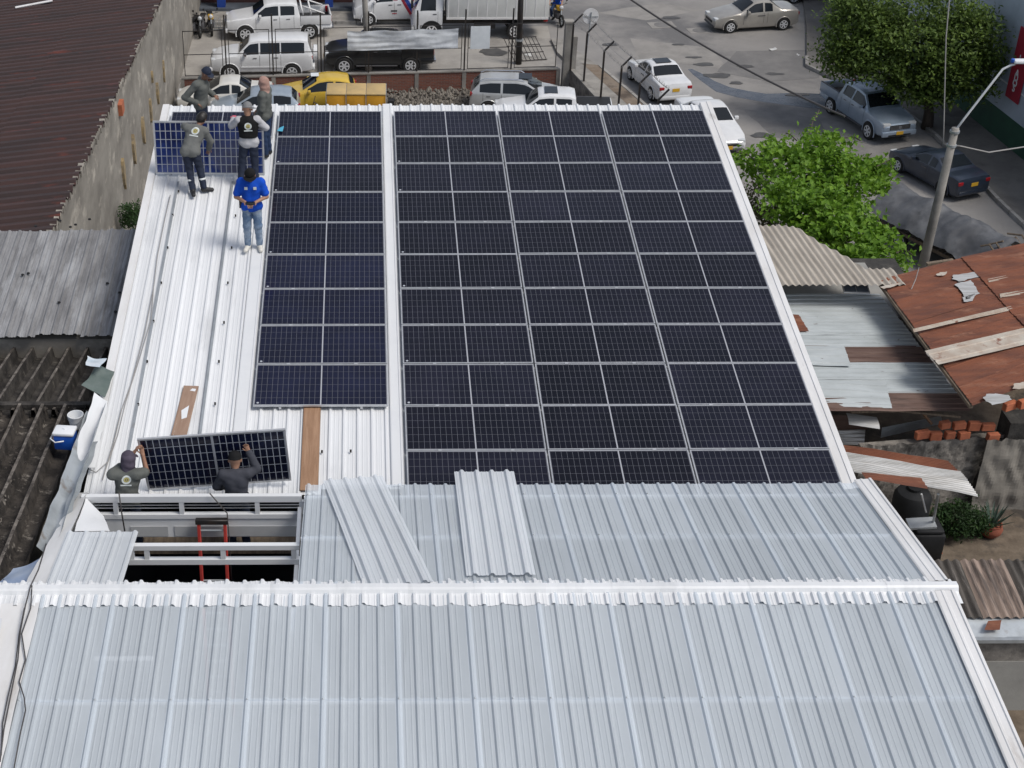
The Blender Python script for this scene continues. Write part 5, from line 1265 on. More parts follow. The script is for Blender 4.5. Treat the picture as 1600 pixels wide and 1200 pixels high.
# cargo tricycle with yellow canvas box
tr = empty('cargo_tricycle', (-.93, 27.75, 0), rz=math.pi - .02, label='cargo tricycle with mustard yellow canvas box next to the taxi', cat='tricycle')
M['canvas'] = mat('canvas', (.55, .27, .015), .75, c2=(.45, .22, .012), scale=2, bump=.3, bscale=6); M['canvas_top'] = mat('canvas_top', (.50, .36, .16), .75, c2=(.42, .31, .15), scale=2, bump=.2, bscale=6)
for i in range(3):
    x = -1.2 + i * .82
    bm_build(bevel_box(x + .01, x + .81, -.62, .62, .55, 1.42, .04), 'canvas_side', M['canvas'], tr)
    bm_build(bevel_box(x + .005, x + .815, -.64, .64, 1.42, 1.50, .035), 'canvas_top', M['canvas_top'], tr)
for x in (-1.2, -.38, .44, 1.26): MB().tube([(x, -.645, .6), (x, -.645, 1.46), (x, .645, 1.46), (x, .645, .6)], .016, 6).build('canvas_hoop', M['galv'], tr)
MB().box(-1.25, 1.4, -.6, .6, .42, .54).build('platform', M['black_steel'], tr)
for sg in (1, -1): wheel(tr, -.5, sg * .55, .28, .13)
wheel(tr, 1.95, .0, .27, .12)
MB().tube([(1.3, 0, .5), (1.8, 0, .9), (1.95, 0, .3)], .035, 6).build('fork', M['black_steel'], tr); MB().tube([(1.75, -.35, 1.02), (1.8, 0, .92), (1.75, .35, 1.02)], .016, 6).build('handlebar', M['black_steel'], tr)
MB().box(-1.55, -1.28, .2, .55, .9, 1.15).build('tail_box', M['black'], tr)
# ---- motorcycles
def motorbike(label, p, head, body='black', accent='plate', group='motorcycles parked by the wall', scale=1.0):
    e = empty('motorcycle', label=label, cat='motorcycle', group=group)
    for x in (.62, -.62):
        w_ = empty('wheel', (x, 0, .3)); w_.parent = e
        mb = MB(); R_, r_ = .25, .055
        vs = [((R_ + r_ * math.cos(b)) * math.cos(a), r_ * math.sin(b), (R_ + r_ * math.cos(b)) * math.sin(a)) for a in np.linspace(0, 2 * math.pi, 20, False) for b in np.linspace(0, 2 * math.pi, 8, False)]
        mb.add(vs, [(i * 8 + j, i * 8 + (j + 1) % 8, ((i + 1) % 20) * 8 + (j + 1) % 8, ((i + 1) % 20) * 8 + j) for i in range(20) for j in range(8)]); mb.build('tyre', M['rubber'], w_, smooth=True)
        mb = MB()
        for k in range(5):
            a = 2 * math.pi * k / 5; mb.bar((0, 0, 0), (.22 * math.cos(a), 0, .22 * math.sin(a)), .03)
        mb.build('rim', M['galv'], w_)
    MB().tube([(.62, 0, .3), (.42, 0, .92), (.36, 0, 1.02)], .03, 6).build('fork', M['galv'], e); MB().tube([(.30, -.36, 1.06), (.38, -.1, 1.03), (.38, .1, 1.03), (.30, .36, 1.06)], .015, 6).build('handlebar', M['black_steel'], e)
    bm_build(bevel_box(-.05, .40, -.13, .13, .70, .93, .08), 'fuel_tank', M[accent], e); bm_build(bevel_box(-.72, -.02, -.13, .13, .74, .84, .04), 'seat', M[body], e)
    bm_build(bevel_box(-.22, .30, -.15, .15, .28, .62, .06), 'engine', M['trim_grey'], e); MB().tube([(.40, 0, .85), (.25, 0, .55), (-.2, 0, .35), (-.62, 0, .3)], .03, 6).build('frame', M['black_steel'], e)
    MB().tube([(.1, .14, .3), (-.3, .17, .27), (-.75, .18, .38)], [.03, .035, .045], 8).build('exhaust', M['chrome'], e)
    MB().lathe([(.09, -.06), (.1, 0), (.06, .05), (.001, .06)], 12, (.50, 0, .92), 'x').build('headlamp', M['lamp_glass'], e)
    MB().tube([(-.45, 0, .5), (-.75, 0, .68), (-.95, 0, .62)], .05, 6).build('rear_mudguard', M[accent], e)
    for sg in (1, -1): MB().tube([(.34, sg * .25, 1.06), (.30, sg * .33, 1.22)], .01, 5).lathe([(.05, 0), (.05, .015), (.001, .015)], 8, (.30, sg * .33, 1.22), 'x').build('mirror', M['black'], e)
    place(e, p, head, scale); return e
motorbike('dark motorcycle with yellow tank leaning nearest the stained wall', P(288, 60)[:2], (-.25, -1))
motorbike('dark motorcycle second from the stained wall', P(302, 56)[:2], (-.2, -1), accent='black')
motorbike('orange-tinted motorcycle at the right end of the parked row', P(330, 50)[:2], (.15, -1))
motorbike('black motorcycle in the middle of the parked row', P(316, 53)[:2], (-.05, -1), accent='trim_grey')
mb_ride = motorbike('motorcycle ridden by the person in blue behind the truck', (8.9, 40.9), (.25, -1), group=None)

mb_ride['label'] = 'motorcycle ridden by the person in blue behind the box truck'
# low steel bicycle rack
rk = empty('bicycle_rack', P(352, 47), rz=0, label='low grey steel rack between the motorcycles and white pickup', cat='rack')
for i in range(8): MB().tube([(-.7 + i * .2, 0, 0), (-.7 + i * .2, .02, .5), (-.66 + i * .2, .3, .5), (-.66 + i * .2, .32, 0)], .014, 5).build('hoop', M['galv'], rk)
for y in (.0, .32): MB().bar((-.8, y, .03), (.85, y, .03), .03).build('base_bar', M['galv'], rk)
# stack of steel grilles by the utility pole
gl = empty('steel_grille', P(825, 92), rz=.2, label='black steel window grille leaning on the pavement by the slim pole', cat='grille')
for i in range(9): MB().bar((-.75 + i * .19, -.35, .05), (-.95 + i * .19, .85, .75), .025).build('bar', M['black_steel'], gl)
for t in (0, .33, .66, 1): MB().bar((-.8 - .2 * t, -.35 + 1.2 * t, .05 + .7 * t), (.82 - .2 * t, -.35 + 1.2 * t, .05 + .7 * t), .03).build('cross_bar', M['black_steel'], gl)

# ------------------------------------------------------------------ tarpaulin-covered cart by the vine
ct = empty('market_cart', P(1472, 402), rz=math.radians(-62), label='street cart covered with a sagging dark grey tarpaulin roof', cat='cart')
M['tarp_grey'] = mat('tarp_grey', (.075, .078, .086), .55, c2=(.125, .13, .14), scale=1.4, c3=(.06, .062, .068), scale3=1.2, lo3=.55, hi3=.7)
def ctarp(s, t):
    x = -2.7 + 5.4 * s; q = 2 * t - 1; y = 1.2 * math.copysign(abs(q) ** .8, q)
    z = 1.85 - .80 * abs(q) ** 1.25 - .16 * math.sin(math.pi * ((s * 3) % 1)) ** 2 * (1 - q * q) + .10 * noise.noise((x * 1.1, y * 1.6, 3)) + -.10 * abs(math.sin(x * 1.9 + y * 1.6)) ** .5 * abs(q) - .09 * abs(noise.noise((x * 2.2, y * .9, 9))) + .04 * noise.noise((x * 5, y * 5, 5))
    if s > .97: z -= .10
    return (x, y, z)
MB().grid(ctarp, 60, 30).build('tarpaulin', M['tarp_grey'], ct, smooth=True)
for x in (-2.2, 0, 2.2):
    for y in (-.95, .95): MB().bar((x, y, 0), (x, y, .80), .06).build('post', M['old_wood'], ct)
MB().box(-2.3, 2.3, -.9, .9, .55, .68).build('deck', M['old_wood'], ct)
for i in range(7):
    MB().bar((2.32, -.9 + i * .28, .68), (2.32, -.62 + i * .28, 1.35), .05).build('lattice', M['black_steel'], ct); MB().bar((2.34, -.62 + i * .28, .68), (2.34, -.9 + i * .28, 1.35), .05).build('lattice', M['black_steel'], ct)
for i in range(16):
    MB().bar((-2.25 + i * .3, -.93, .68), (-1.95 + i * .3, -.93, .92), .035).build('lattice', M['black_steel'], ct)
for k in range(8): MB().tube([(2.2 + .06 * k * random.uniform(-1, 1), -1.0 + .3 * k, 1.62 + .05 * random.random()), (2.45, -.9 + .3 * k, 1.75), (2.6, -.75 + .3 * k, 1.5)], .035, 5).build('branch', M['old_wood'], ct)
for x in (-1.2, 1.2):
    for sg in (1, -1): wheel(ct, x, sg * .85, .33, .12)
# ------------------------------------------------------------------ people: bodies polygonised from smooth unions of tapered limbs
def surface_nets(F, org, h):
    S = F < 0; nx, ny, nz = F.shape
    acc = np.zeros((nx - 1, ny - 1, nz - 1, 3), np.float32); cnt = np.zeros((nx - 1, ny - 1, nz - 1), np.float32)
    def sl(d): return tuple(slice(d[i], F.shape[i] - 1 + d[i]) for i in range(3))
    corners = [(i, j, k) for i in (0, 1) for j in (0, 1) for k in (0, 1)]
    for a in corners:
        for ax in range(3):
            if a[ax]: continue
            b = list(a); b[ax] = 1; fa, fb = F[sl(a)], F[sl(b)]; m = (fa < 0) != (fb < 0)
            t = np.where(m, fa / np.where(m, fa - fb, 1), 0)
            for c in range(3): acc[..., c] += np.where(m, a[c] + (t if c == ax else 0), 0)
            cnt += m
    cell = cnt > 0; idx = np.full(cell.shape, -1, np.int64); ii = np.argwhere(cell); idx[cell] = np.arange(len(ii))
    V = (ii + acc[cell] / cnt[cell][:, None]) * h + org
    Q = []
    for ax in range(3):
        a = [slice(None)] * 3; b = [slice(None)] * 3; a[ax] = slice(0, -1); b[ax] = slice(1, None)
        ch = S[tuple(a)] != S[tuple(b)]; e = np.argwhere(ch)
        u, v = (ax + 1) % 3, (ax + 2) % 3
        ok = (e[:, u] > 0) & (e[:, v] > 0) & (e[:, u] < F.shape[u] - 1) & (e[:, v] < F.shape[v] - 1); e = e[ok]
        if not len(e): continue
        ins = S[e[:, 0], e[:, 1], e[:, 2]]
        def g(du, dv):
            q = e.copy(); q[:, u] += du; q[:, v] += dv; return idx[q[:, 0], q[:, 1], q[:, 2]]
        q = np.stack([g(-1, -1), g(0, -1), g(0, 0), g(-1, 0)], 1); q[~ins] = q[~ins][:, ::-1]; Q.append(q)
    return V, np.concatenate(Q)
def sdf_object(name, caps, m, parent, h=.011, inflate=0.0, wrinkle=0.0, seed=0, cut=None):
    """caps: (a, b, ra, rb, k[, squash]) tapered capsules blended with radius k"""
    pts = np.array([p for c in caps for p in (c[0], c[1])], np.float32); rm = max(max(c[2], c[3]) for c in caps) + inflate + .05
    lo = pts.min(0) - rm; hi = pts.max(0) + rm; n = np.ceil((hi - lo) / h).astype(int) + 1
    F = np.full(n, .2, np.float32)
    for c in caps:
        a, b = np.array(c[0], np.float32), np.array(c[1], np.float32); ra, rb, k = c[2] + inflate, c[3] + inflate, c[4]
        mrg = max(ra, rb) + .06; l_ = np.maximum(((np.minimum(a, b) - mrg - lo) / h).astype(int), 0); u_ = np.minimum(((np.maximum(a, b) + mrg - lo) / h).astype(int) + 2, n)
        X, Y, Z = np.meshgrid(*[lo[i] + h * np.arange(l_[i], u_[i], dtype=np.float32) for i in range(3)], indexing='ij')
        d = b - a; L2 = max(float(d @ d), 1e-9)
        t = np.clip(((X - a[0]) * d[0] + (Y - a[1]) * d[1] + (Z - a[2]) * d[2]) / L2, 0, 1)
        D = np.sqrt((X - a[0] - t * d[0]) ** 2 + (Y - a[1] - t * d[1]) ** 2 + (Z - a[2] - t * d[2]) ** 2) - (ra + (rb - ra) * t)
        if wrinkle:
            D = D + wrinkle * (np.sin(X * 31 + Z * 23 + seed) * np.sin(Y * 27 - Z * 17 + seed * 2) + .6 * np.sin(Z * 55 + X * 20 + seed))
        s_ = tuple(slice(l_[i], u_[i]) for i in range(3)); f0 = F[s_]
        hh = np.maximum(k - np.abs(f0 - D), 0) / k; F[s_] = np.minimum(f0, D) - hh * hh * k * .25
    if cut:
        X, Y, Z = np.meshgrid(*[lo[i] + h * np.arange(n[i], dtype=np.float32) for i in range(3)], indexing='ij')
        for (p, nrm) in cut: F = np.maximum(F, (X - p[0]) * nrm[0] + (Y - p[1]) * nrm[1] + (Z - p[2]) * nrm[2])
    V, Q = surface_nets(F, lo, h)
    me = bpy.data.meshes.new(name); me.from_pydata(V.tolist(), [], Q.tolist()); me.materials.append(m)
    me.polygons.foreach_set('use_smooth', [True] * len(me.polygons)); me.update()
    return link(name, me, parent)
SK = {'tan': mat('skin_tan', (.34, .19, .125), .55, c2=(.30, .16, .105), scale=9), 'brown': mat('skin_brown', (.22, .115, .075), .55, c2=(.19, .10, .065), scale=9)}
def fabric(name, c, c2=None, **k): return mat(name, c, .85, c2=c2 or tuple(x * .78 for x in c), scale=5, bump=.25, bscale=22, spec=.2, **k)
FB = {'grey': fabric('fabric_grey', (.115, .122, .115)), 'grey2': fabric('fabric_grey2', (.15, .155, .15)), 'slate': fabric('fabric_slate', (.055, .058, .072)), 'purple': fabric('fabric_purple', (.085, .072, .10)), 'navy': fabric('fabric_navy', (.025, .032, .055)), 'white': fabric('fabric_white', (.48, .48, .50)), 'black': fabric('fabric_black', (.012, .012, .013)),
      'blue': fabric('fabric_blue', (.008, .075, .50)), 'jean': fabric('fabric_jean', (.10, .16, .26), (.28, .34, .42)), 'jean_dark': fabric('fabric_jean_dark', (.025, .045, .10)), 'pink': fabric('fabric_pink', (.40, .25, .21)), 'cap_grey': fabric('fabric_capgrey', (.20, .205, .21)), 'cyan': fabric('fabric_cyan', (.10, .42, .60)), 'pinkglove': fabric('fabric_glove', (.62, .15, .2)), 'hair': mat('hair_black', (.012, .010, .009), .5)}
M['shoe_white'] = mat('shoe_white', (.62, .60, .55), .6); M['shoe_black'] = mat('shoe_black', (.016, .016, .018), .55); M['reflective'] = mat('reflective', (.66, .68, .68), .4); M['emblem_white'] = mat('emblem_white', (.60, .64, .62), .7); M['emblem_yellow'] = mat('emblem_yellow', (.55, .48, .16), .7)
def stand():
    J = dict(pelvis=(0, 0, .95), waist=(0, .0, 1.08), chest=(0, .0, 1.30), neck=(0, .0, 1.46), head=(0, .015, 1.61))
    for s, k in ((1, 'R'), (-1, 'L')):
        J['sh' + k] = (s * .185, -.01, 1.40); J['el' + k] = (s * .25, -.03, 1.13); J['wr' + k] = (s * .25, .08, .90)
        J['hip' + k] = (s * .09, 0, .92); J['kn' + k] = (s * .105, .02, .50); J['an' + k] = (s * .11, -.02, .09); J['toe' + k] = (s * .125, .15, .035)
    return J
def hand_caps(w, e, curl=.6, side=1):
    w, e = Vector(w), Vector(e); d = (w - e).normalized(); up = Vector((0, 0, 1)) if abs(d.z) < .8 else Vector((0, 1, 0))
    x = d.cross(up).normalized() * side; z = x.cross(d).normalized() * side
    caps = []; pc = w + d * .05
    for i in range(-1, 2): caps.append((w + x * .012 * i, w + d * .085 + x * .02 * i, .020, .016, .012))
    for i, ln in enumerate((.070, .080, .075, .060)):
        b = w + d * .09 + x * (.033 - .022 * i); m_ = b + d * ln * .5 - z * curl * .02; t = m_ + d * ln * .45 * (1 - curl * .5) - z * curl * .05
        caps += [(b, m_, .0095, .009, .004), (m_, t, .009, .0075, .004)]
    th = w + d * .03 + x * .03; caps += [(th, th + d * .03 + x * .028, .013, .011, .006), (th + d * .03 + x * .028, th + d * .06 + x * .035 - z * .012, .011, .009, .005)]
    return caps
def person(label, pos, yaw, J, shirt, trousers, skin='tan', sleeve='long', hat=None, hat_m=None, shoes='shoe_black', vest=None, hood=None, emblem=None, bands=False, gloves=None, scale=1.0, knee_rips=False, seed=0):
    e = empty('person', pos, yaw, label, 'person'); e.scale = (scale,) * 3
    V3 = {k: Vector(v) for k, v in J.items() if isinstance(v, tuple)}; K = .03
    look = Vector(J.get('look', (0, 1, 0))).normalized(); hd = V3['head']; up = (hd - V3['neck']).normalized()
    side_v = look.cross(up).normalized(); look = up.cross(side_v).normalized()
    torso = [(V3['hipL'], V3['hipR'], .10, .10, K)]
    ax = (V3['shR'] - V3['shL']).normalized()
    for s in (-1, 1):
        torso += [(V3['pelvis'] + ax * .055 * s, V3['waist'] + ax * .045 * s, .105, .098, K), (V3['waist'] + ax * .045 * s, V3['chest'] + ax * .065 * s, .098, .112, K)]
    torso += [(V3['shL'], V3['chest'] + Vector((0, 0, .06)), .062, .095, K), (V3['shR'], V3['chest'] + Vector((0, 0, .06)), .062, .095, K)]
    arms = {k: [(V3['sh' + k], V3['el' + k], .054, .042, K), (V3['el' + k], V3['wr' + k], .042, .028, .02)] for k in 'RL'}
    legs = []
    for k in 'RL': legs += [(V3['hip' + k], V3['kn' + k], .088, .058, K), (V3['kn' + k], V3['an' + k], .056, .040, K)]
    feet = {k: [(V3['an' + k], V3['an' + k] - Vector((0, 0, .05)), .042, .040, .02), (V3['an' + k] - Vector((0, 0, .045)), V3['toe' + k], .040, .032, .02)] for k in 'RL'}
    head = [(V3['neck'] - up * .06, hd - up * .05, .056, .052, .02), (hd - up * .055 + look * .015, hd + up * .035 - look * .008, .074, .098, .03), (hd - up * .085 + look * .035, hd - up * .06 + look * .045, .042, .048, .02),
            (hd + look * .088 + up * .012, hd + look * .108 - up * .025, .012, .015, .012), (hd + look * .070 + up * .03 - side_v * .03, hd + look * .070 + up * .03 + side_v * .03, .022, .022, .012), (hd + look * .078 - up * .062 - side_v * .018, hd + look * .078 - up * .062 + side_v * .018, .012, .012, .008)]
    for s in (-1, 1): head.append((hd + side_v * .092 * s + up * .01, hd + side_v * .096 * s - up * .025, .018, .012, .008))
    hands = [c for k, s in (('R', 1), ('L', -1)) for c in hand_caps(V3['wr' + k], V3['el' + k], J.get('curl' + k, .6), s)]
    sdf_object('body', torso + legs + arms['R'] + arms['L'] + head + hands + feet['R'] + feet['L'], SK[skin], e, .009)
    for s in (-1, 1): MB().lathe([(.001, -.008), (.009, 0), (.001, .008)], 8, hd + look * .086 + up * .012 + side_v * .034 * s).build('eye', FB['hair'], e)
    tr = sdf_object('trousers', [(V3['hipL'], V3['hipR'], .102, .102, .03), (V3['pelvis'] - ax * .05, V3['waist'].lerp(V3['pelvis'], .35) - ax * .05, .105, .10, .03), (V3['pelvis'] + ax * .05, V3['waist'].lerp(V3['pelvis'], .35) + ax * .05, .105, .10, .03)] +
                    [(V3['hip' + k], V3['kn' + k], .090, .066, .03) for k in 'RL'] + [(V3['kn' + k], V3['an' + k].lerp(V3['kn' + k], .06), .066, .054, .03) for k in 'RL'], FB[trousers], e, .011, .012, .0045, seed)
    sh = list(torso)
    for k in 'RL':
        a = arms[k]
        if sleeve == 'long': sh += a[:1] + [(a[1][0], V3['el' + k].lerp(V3['wr' + k], .93), .044, .034, .02)]
        else: sh.append((V3['sh' + k], V3['sh' + k].lerp(V3['el' + k], .72), .060, .058, .03))
    so_ = sdf_object('shirt', sh, FB[shirt], e, .011, .026, .003, seed + 3)
    if sleeve == 'short':       # sleeves cover only the upper arm: bare forearms stay part of the body
        pass
    if vest: sdf_object('vest', [c for c in torso[1:5]] + [(V3['shL'].lerp(V3['chest'], .25), V3['chest'] + Vector((0, 0, .06)), .066, .1, .03), (V3['shR'].lerp(V3['chest'], .25), V3['chest'] + Vector((0, 0, .06)), .066, .1, .03)], FB[vest], e, .011, .040, .003, seed + 5,
                        cut=[(V3['pelvis'].lerp(V3['waist'], .75), (V3['pelvis'] - V3['waist']).normalized())])
    for k in 'RL':
        a, t = V3['an' + k], V3['toe' + k]; sdf_object('shoe', [(a + Vector((0, 0, .01)), a - Vector((0, 0, .045)), .050, .048, .02), (a - Vector((0, 0, .045)) - (t - a) * .12, t, .045, .038, .02)], M[shoes], e, .009, .006, cut=[((0, 0, min(a.z, t.z) - .075 if t.z > .03 else .0), (0, 0, -1))])
        if bands:
            c = V3['kn' + k].lerp(V3['an' + k], .50); d = (V3['an' + k] - V3['kn' + k]).normalized(); sdf_object('reflective_band', [(c, c + d * .035, .074, .073, .01)], M['reflective'], e, .008, cut=[(c, -d), (c + d * .04, d)])
        if gloves: sdf_object('glove', hand_caps(V3['wr' + k], V3['el' + k], .6, 1 if k == 'R' else -1), FB[gloves], e, .008, .005)
    hc = hd + up * .02
    if hat == 'cap':
        sdf_object('cap', [(hc - look * .012 + up * .005, hc + up * .035 - look * .008, .104, .095, .02)], FB[hat_m], e, .008, .008, cut=[(hc + up * .012, -up)])
        bdir = Vector(J.get('brim', tuple(look))).normalized()
        def brim(s, t):
            a = (s - .5) * 2.0; r_ = .09 + .085 * t * math.cos(a * .8); d = bdir * math.cos(a) + side_v * math.sin(a)
            return hc + up * (.022 - .016 * t + .012 * (1 - math.cos(a))) + d * r_
        MB().grid(brim, 14, 5).build('brim', FB[hat_m], e, smooth=True)
    elif hat == 'hair': sdf_object('hair', [(hc - look * .016, hc + up * .03 - look * .01, .103, .096, .02), (hd - look * .03 - up * .03, hd - look * .03, .085, .09, .02)], FB['hair'], e, .009, .005, .002, seed, cut=[(hd + look * .055 + up * .05, look)])
    if hood: sdf_object('head_cloth', [(hd - up * .06 - look * .012, hd + up * .03 - look * .012, .098, .104, .03), (hd - up * .08 - look * .02, V3['neck'] - up * .05, .085, .10, .04), (V3['neck'] - up * .06 - ax * .07, V3['neck'] - up * .06 + ax * .07, .075, .075, .03)], FB[hood], e, .010, .012, .004, seed, cut=[(hd + look * .062, look)] if hood != 'none' else None)
    if emblem:
        ang, size = emblem; bv = BVHTree.FromPolygons([v.co for v in so_.data.vertices], [p.vertices[:] for p in so_.data.polygons])
        if vest:
            vo = [c for c in e.children if c.name.startswith('vest')][0]; bv = BVHTree.FromPolygons([v.co for v in vo.data.vertices], [p.vertices[:] for p in vo.data.polygons])
        bdv = V3['chest'] - V3['waist']; bdv.normalize(); fwd = bdv.cross(ax).normalized(); back = -fwd * ang
        c0 = V3['chest'] + bdv * .02
        def decal(name, rings, m_, off, rect=None):
            mb = MB(); N = 20; vs = []; fs = []
            def hit(px_, py_):
                o_ = c0 + ax * px_ + bdv * py_ + back * .5; h_ = bv.ray_cast(o_, -back); p_ = h_[0] if h_[0] else c0 + ax * px_ + bdv * py_ + back * .14; return p_ + back * off
            if rect:
                x0_, x1_, y0_, y1_ = rect; vs = [hit(x0_ + (x1_ - x0_) * i / 8, y0_ + (y1_ - y0_) * j / 2) for j in range(3) for i in range(9)]; fs = [(j * 9 + i, j * 9 + i + 1, j * 9 + i + 10, j * 9 + i + 9) for j in range(2) for i in range(8)]
            else:
                ra_, rb_ = rings; vs = [hit(r_ * math.cos(2 * math.pi * i / N), r_ * math.sin(2 * math.pi * i / N)) for r_ in (ra_, (ra_ + rb_) / 2, rb_) for i in range(N)]
                fs = [(j * N + i, j * N + (i + 1) % N, (j + 1) * N + (i + 1) % N, (j + 1) * N + i) for j in range(2) for i in range(N)]
                if ra_ < .01: fs.append(tuple(range(N)))
            mb.add(vs, fs); mb.build(name, m_, e)
        decal('emblem', (.62 * size, size), M['emblem_white'], .006); decal('emblem', (.001, .56 * size), M['emblem_yellow'], .007); decal('emblem', (.20 * size, .34 * size), M['trim_grey'], .009)
        decal('emblem_text', None, M['emblem_white'], .006, rect=(-size * 1.15, size * 1.15, -size * 1.45, -size * 1.12))
    return e
# A: far left, capped, hand on hip
J = stand(); J.update(elR=(.30, -.24, 1.14), wrR=(.20, -.02, 1.0), elL=(-.24, .08, 1.12), wrL=(-.14, .24, 1.08), chest=(0, .05, 1.30), neck=(0, .08, 1.46), head=(0, .15, 1.59), look=(0, 1, -.55))
person('person in grey long-sleeved shirt and dark cap, hand on hip, behind the held panel', RP(-4.12, -1.42, -.03), math.radians(-105), J, 'grey', 'navy', 'brown', hat='cap', hat_m='navy', seed=1)
# B: bending, back to camera, holding the upright panel
J = stand(); J.update(pelvis=(-.06, .10, .90), waist=(-.03, .18, 1.02), chest=(.05, .28, 1.20), neck=(.11, .36, 1.33), head=(.17, .45, 1.44), look=(.55, .8, -.35),
    shL=(-.12, .30, 1.30), shR=(.23, .27, 1.24), elL=(-.20, .48, 1.26), wrL=(-.09, .62, 1.20), elR=(.33, .36, .98), wrR=(.27, .50, .76),
    hipL=(-.15, .08, .88), hipR=(.03, .10, .88), knL=(-.11, .13, .48), knR=(.10, .16, .48), anL=(-.05, -.04, .09), anR=(.17, .06, .09), toeL=(-.02, -.19, .035), toeR=(.33, .08, .035))
person('person in grey shirt with round back emblem bending to hold the upright panel', RP(-4.13, -3.34, -.085), 0, J, 'grey2', 'navy', 'brown', hat='hair', emblem=(1, .078), bands=True, seed=2)
# C: black vest, back to camera
J = stand(); J.update(elL=(-.34, .16, 1.22), wrL=(-.30, .36, 1.28), elR=(.36, .06, 1.20), wrR=(.24, .28, 1.12), anL=(-.20, -.06, .09), knL=(-.15, .0, .5), toeL=(-.26, .07, .035), look=(0, 1, -.3), head=(0, .05, 1.61), brim=(.7, -.6, .1))
person('person in black vest over pale shirt with grey cap, back to camera', RP(-3.02, -2.98, -.085), math.radians(4), J, 'white', 'navy', 'tan', hat='cap', hat_m='cap_grey', vest='black', emblem=(1, .074), gloves='pinkglove', seed=3)
# D: pink head cloth, grey sweater
J = stand(); J.update(elR=(.24, .0, 1.12), wrR=(.16, .20, .96), elL=(-.25, -.02, 1.12), wrL=(-.22, .14, .92), look=(0, 1, -.25))
person('person in grey sweater and pink head cloth beside the left column', RP(-2.74, -1.86, -.06), math.radians(75), J, 'grey', 'jean_dark', 'tan', hood='pink', seed=4)
# E: blue polo shirt, facing camera
J = stand(); J.update(head=(0, .10, 1.59), neck=(0, .03, 1.46), look=(0, .75, -.75), elR=(.29, .03, 1.12), wrR=(.10, .26, 1.11), elL=(-.29, .03, 1.12), wrL=(-.10, .26, 1.11), curlR=1, curlL=1, anR=(.11, -.02, .09), anL=(-.12, -.02, .09), toeR=(.15, .14, .035), toeL=(-.15, .14, .035))
pe = person('person in bright blue polo, ripped jeans and black cap facing the camera', RP(-2.82, -5.44, -.085), math.radians(180), J, 'blue', 'jean', 'tan', sleeve='short', hat='cap', hat_m='black', shoes='shoe_white', seed=5)
rc = empty('remote_controller', RP(-2.82, -5.44, -.085) + Vector((0, -.33, 1.12)), math.pi, 'small black controller held by the person in blue polo', 'controller')
bm_build(bevel_box(-.09, .09, -.045, .045, -.02, .02, .015), 'body', M['black'], rc); MB().box(-.06, .06, -.03, .03, .0205, .024).build('screen', M['glass'], rc)
for x in (-.065, .065): MB().tube([(x, .01, .02), (x, .01, .045)], .006, 6).build('stick', M['black'], rc)
MB().lathe([(.022, 0), (.022, .006), (.001, .008)], 10, Vector((.03, .17, 1.63))).build('cap_badge', M['emblem_white'], pe)
for s in (-1, 1): MB().obox(Vector((.085 * s, .142, 1.34)), (.030, 0, 0), (0, .004, .0), (0, 0, .028)).build('chest_print', M['emblem_white'], pe)
MB().obox(Vector((.205, .0, .98)), (.03, 0, 0), (0, .05, 0), (0, 0, .09)).build('hip_pouch', M['black'], pe)
# F and G: in the opening, hoisting the second panel
J = stand(); J.update(elR=(.32, .12, 1.36), wrR=(.27, .20, 1.62), elL=(-.04, .20, 1.42), wrL=(.14, .22, 1.66), chest=(.03, .05, 1.30), neck=(.05, .08, 1.44), head=(.06, .10, 1.60), look=(.4, 1, .0))
person('person in grey shirt and purple head cloth lifting the tilted panel\'s left corner', (-4.36, -12.74, 8.84), 0, J, 'grey', 'navy', 'tan', sleeve='short', hood='purple', hat='cap', hat_m='purple', emblem=(1, .074), seed=6)
J = stand(); J.update(elR=(.33, .08, 1.42), wrR=(.22, .14, 1.70), elL=(-.30, .06, 1.14), wrL=(-.24, .26, .98), neck=(0, .05, 1.45), head=(0, .09, 1.59), look=(0, 1, -.1))
person('person in dark slate pullover raising one arm to hold the tilted panel', (-2.66, -12.74, 8.84), math.radians(4), J, 'slate', 'navy', 'tan', hat='cap', hat_m='black', seed=7)
# rider on the motorcycle behind the truck
J = stand(); J.update(pelvis=(0, 0, .90), waist=(0, .03, 1.04), chest=(0, .10, 1.24), neck=(0, .14, 1.38), head=(0, .18, 1.52))
for s, k in ((1, 'R'), (-1, 'L')): J.update({'sh' + k: (s * .185, .09, 1.34), 'el' + k: (s * .30, .30, 1.16), 'wr' + k: (s * .30, .50, 1.08), 'hip' + k: (s * .10, 0, .88), 'kn' + k: (s * .20, .40, .72), 'an' + k: (s * .20, .18, .32), 'toe' + k: (s * .20, .36, .27)})
person('person in blue shirt riding the motorcycle behind the box truck', (8.86, 41.1, 0), math.radians(166), J, 'blue', 'jean_dark', 'tan', shoes='shoe_white', sleeve='short', hat='hair', seed=8)
# cyan rag on the panel beside D
rag = floppy('rag', [RP(-2.56, -.98, .05), RP(-2.44, -.97, .03), RP(-2.42, -.76, .04), RP(-2.52, -.80, .03)], FB['cyan'], None, .04, 8, 8, 71); tag(rag, 'light blue rag lying on the corner of a panel', 'rag')
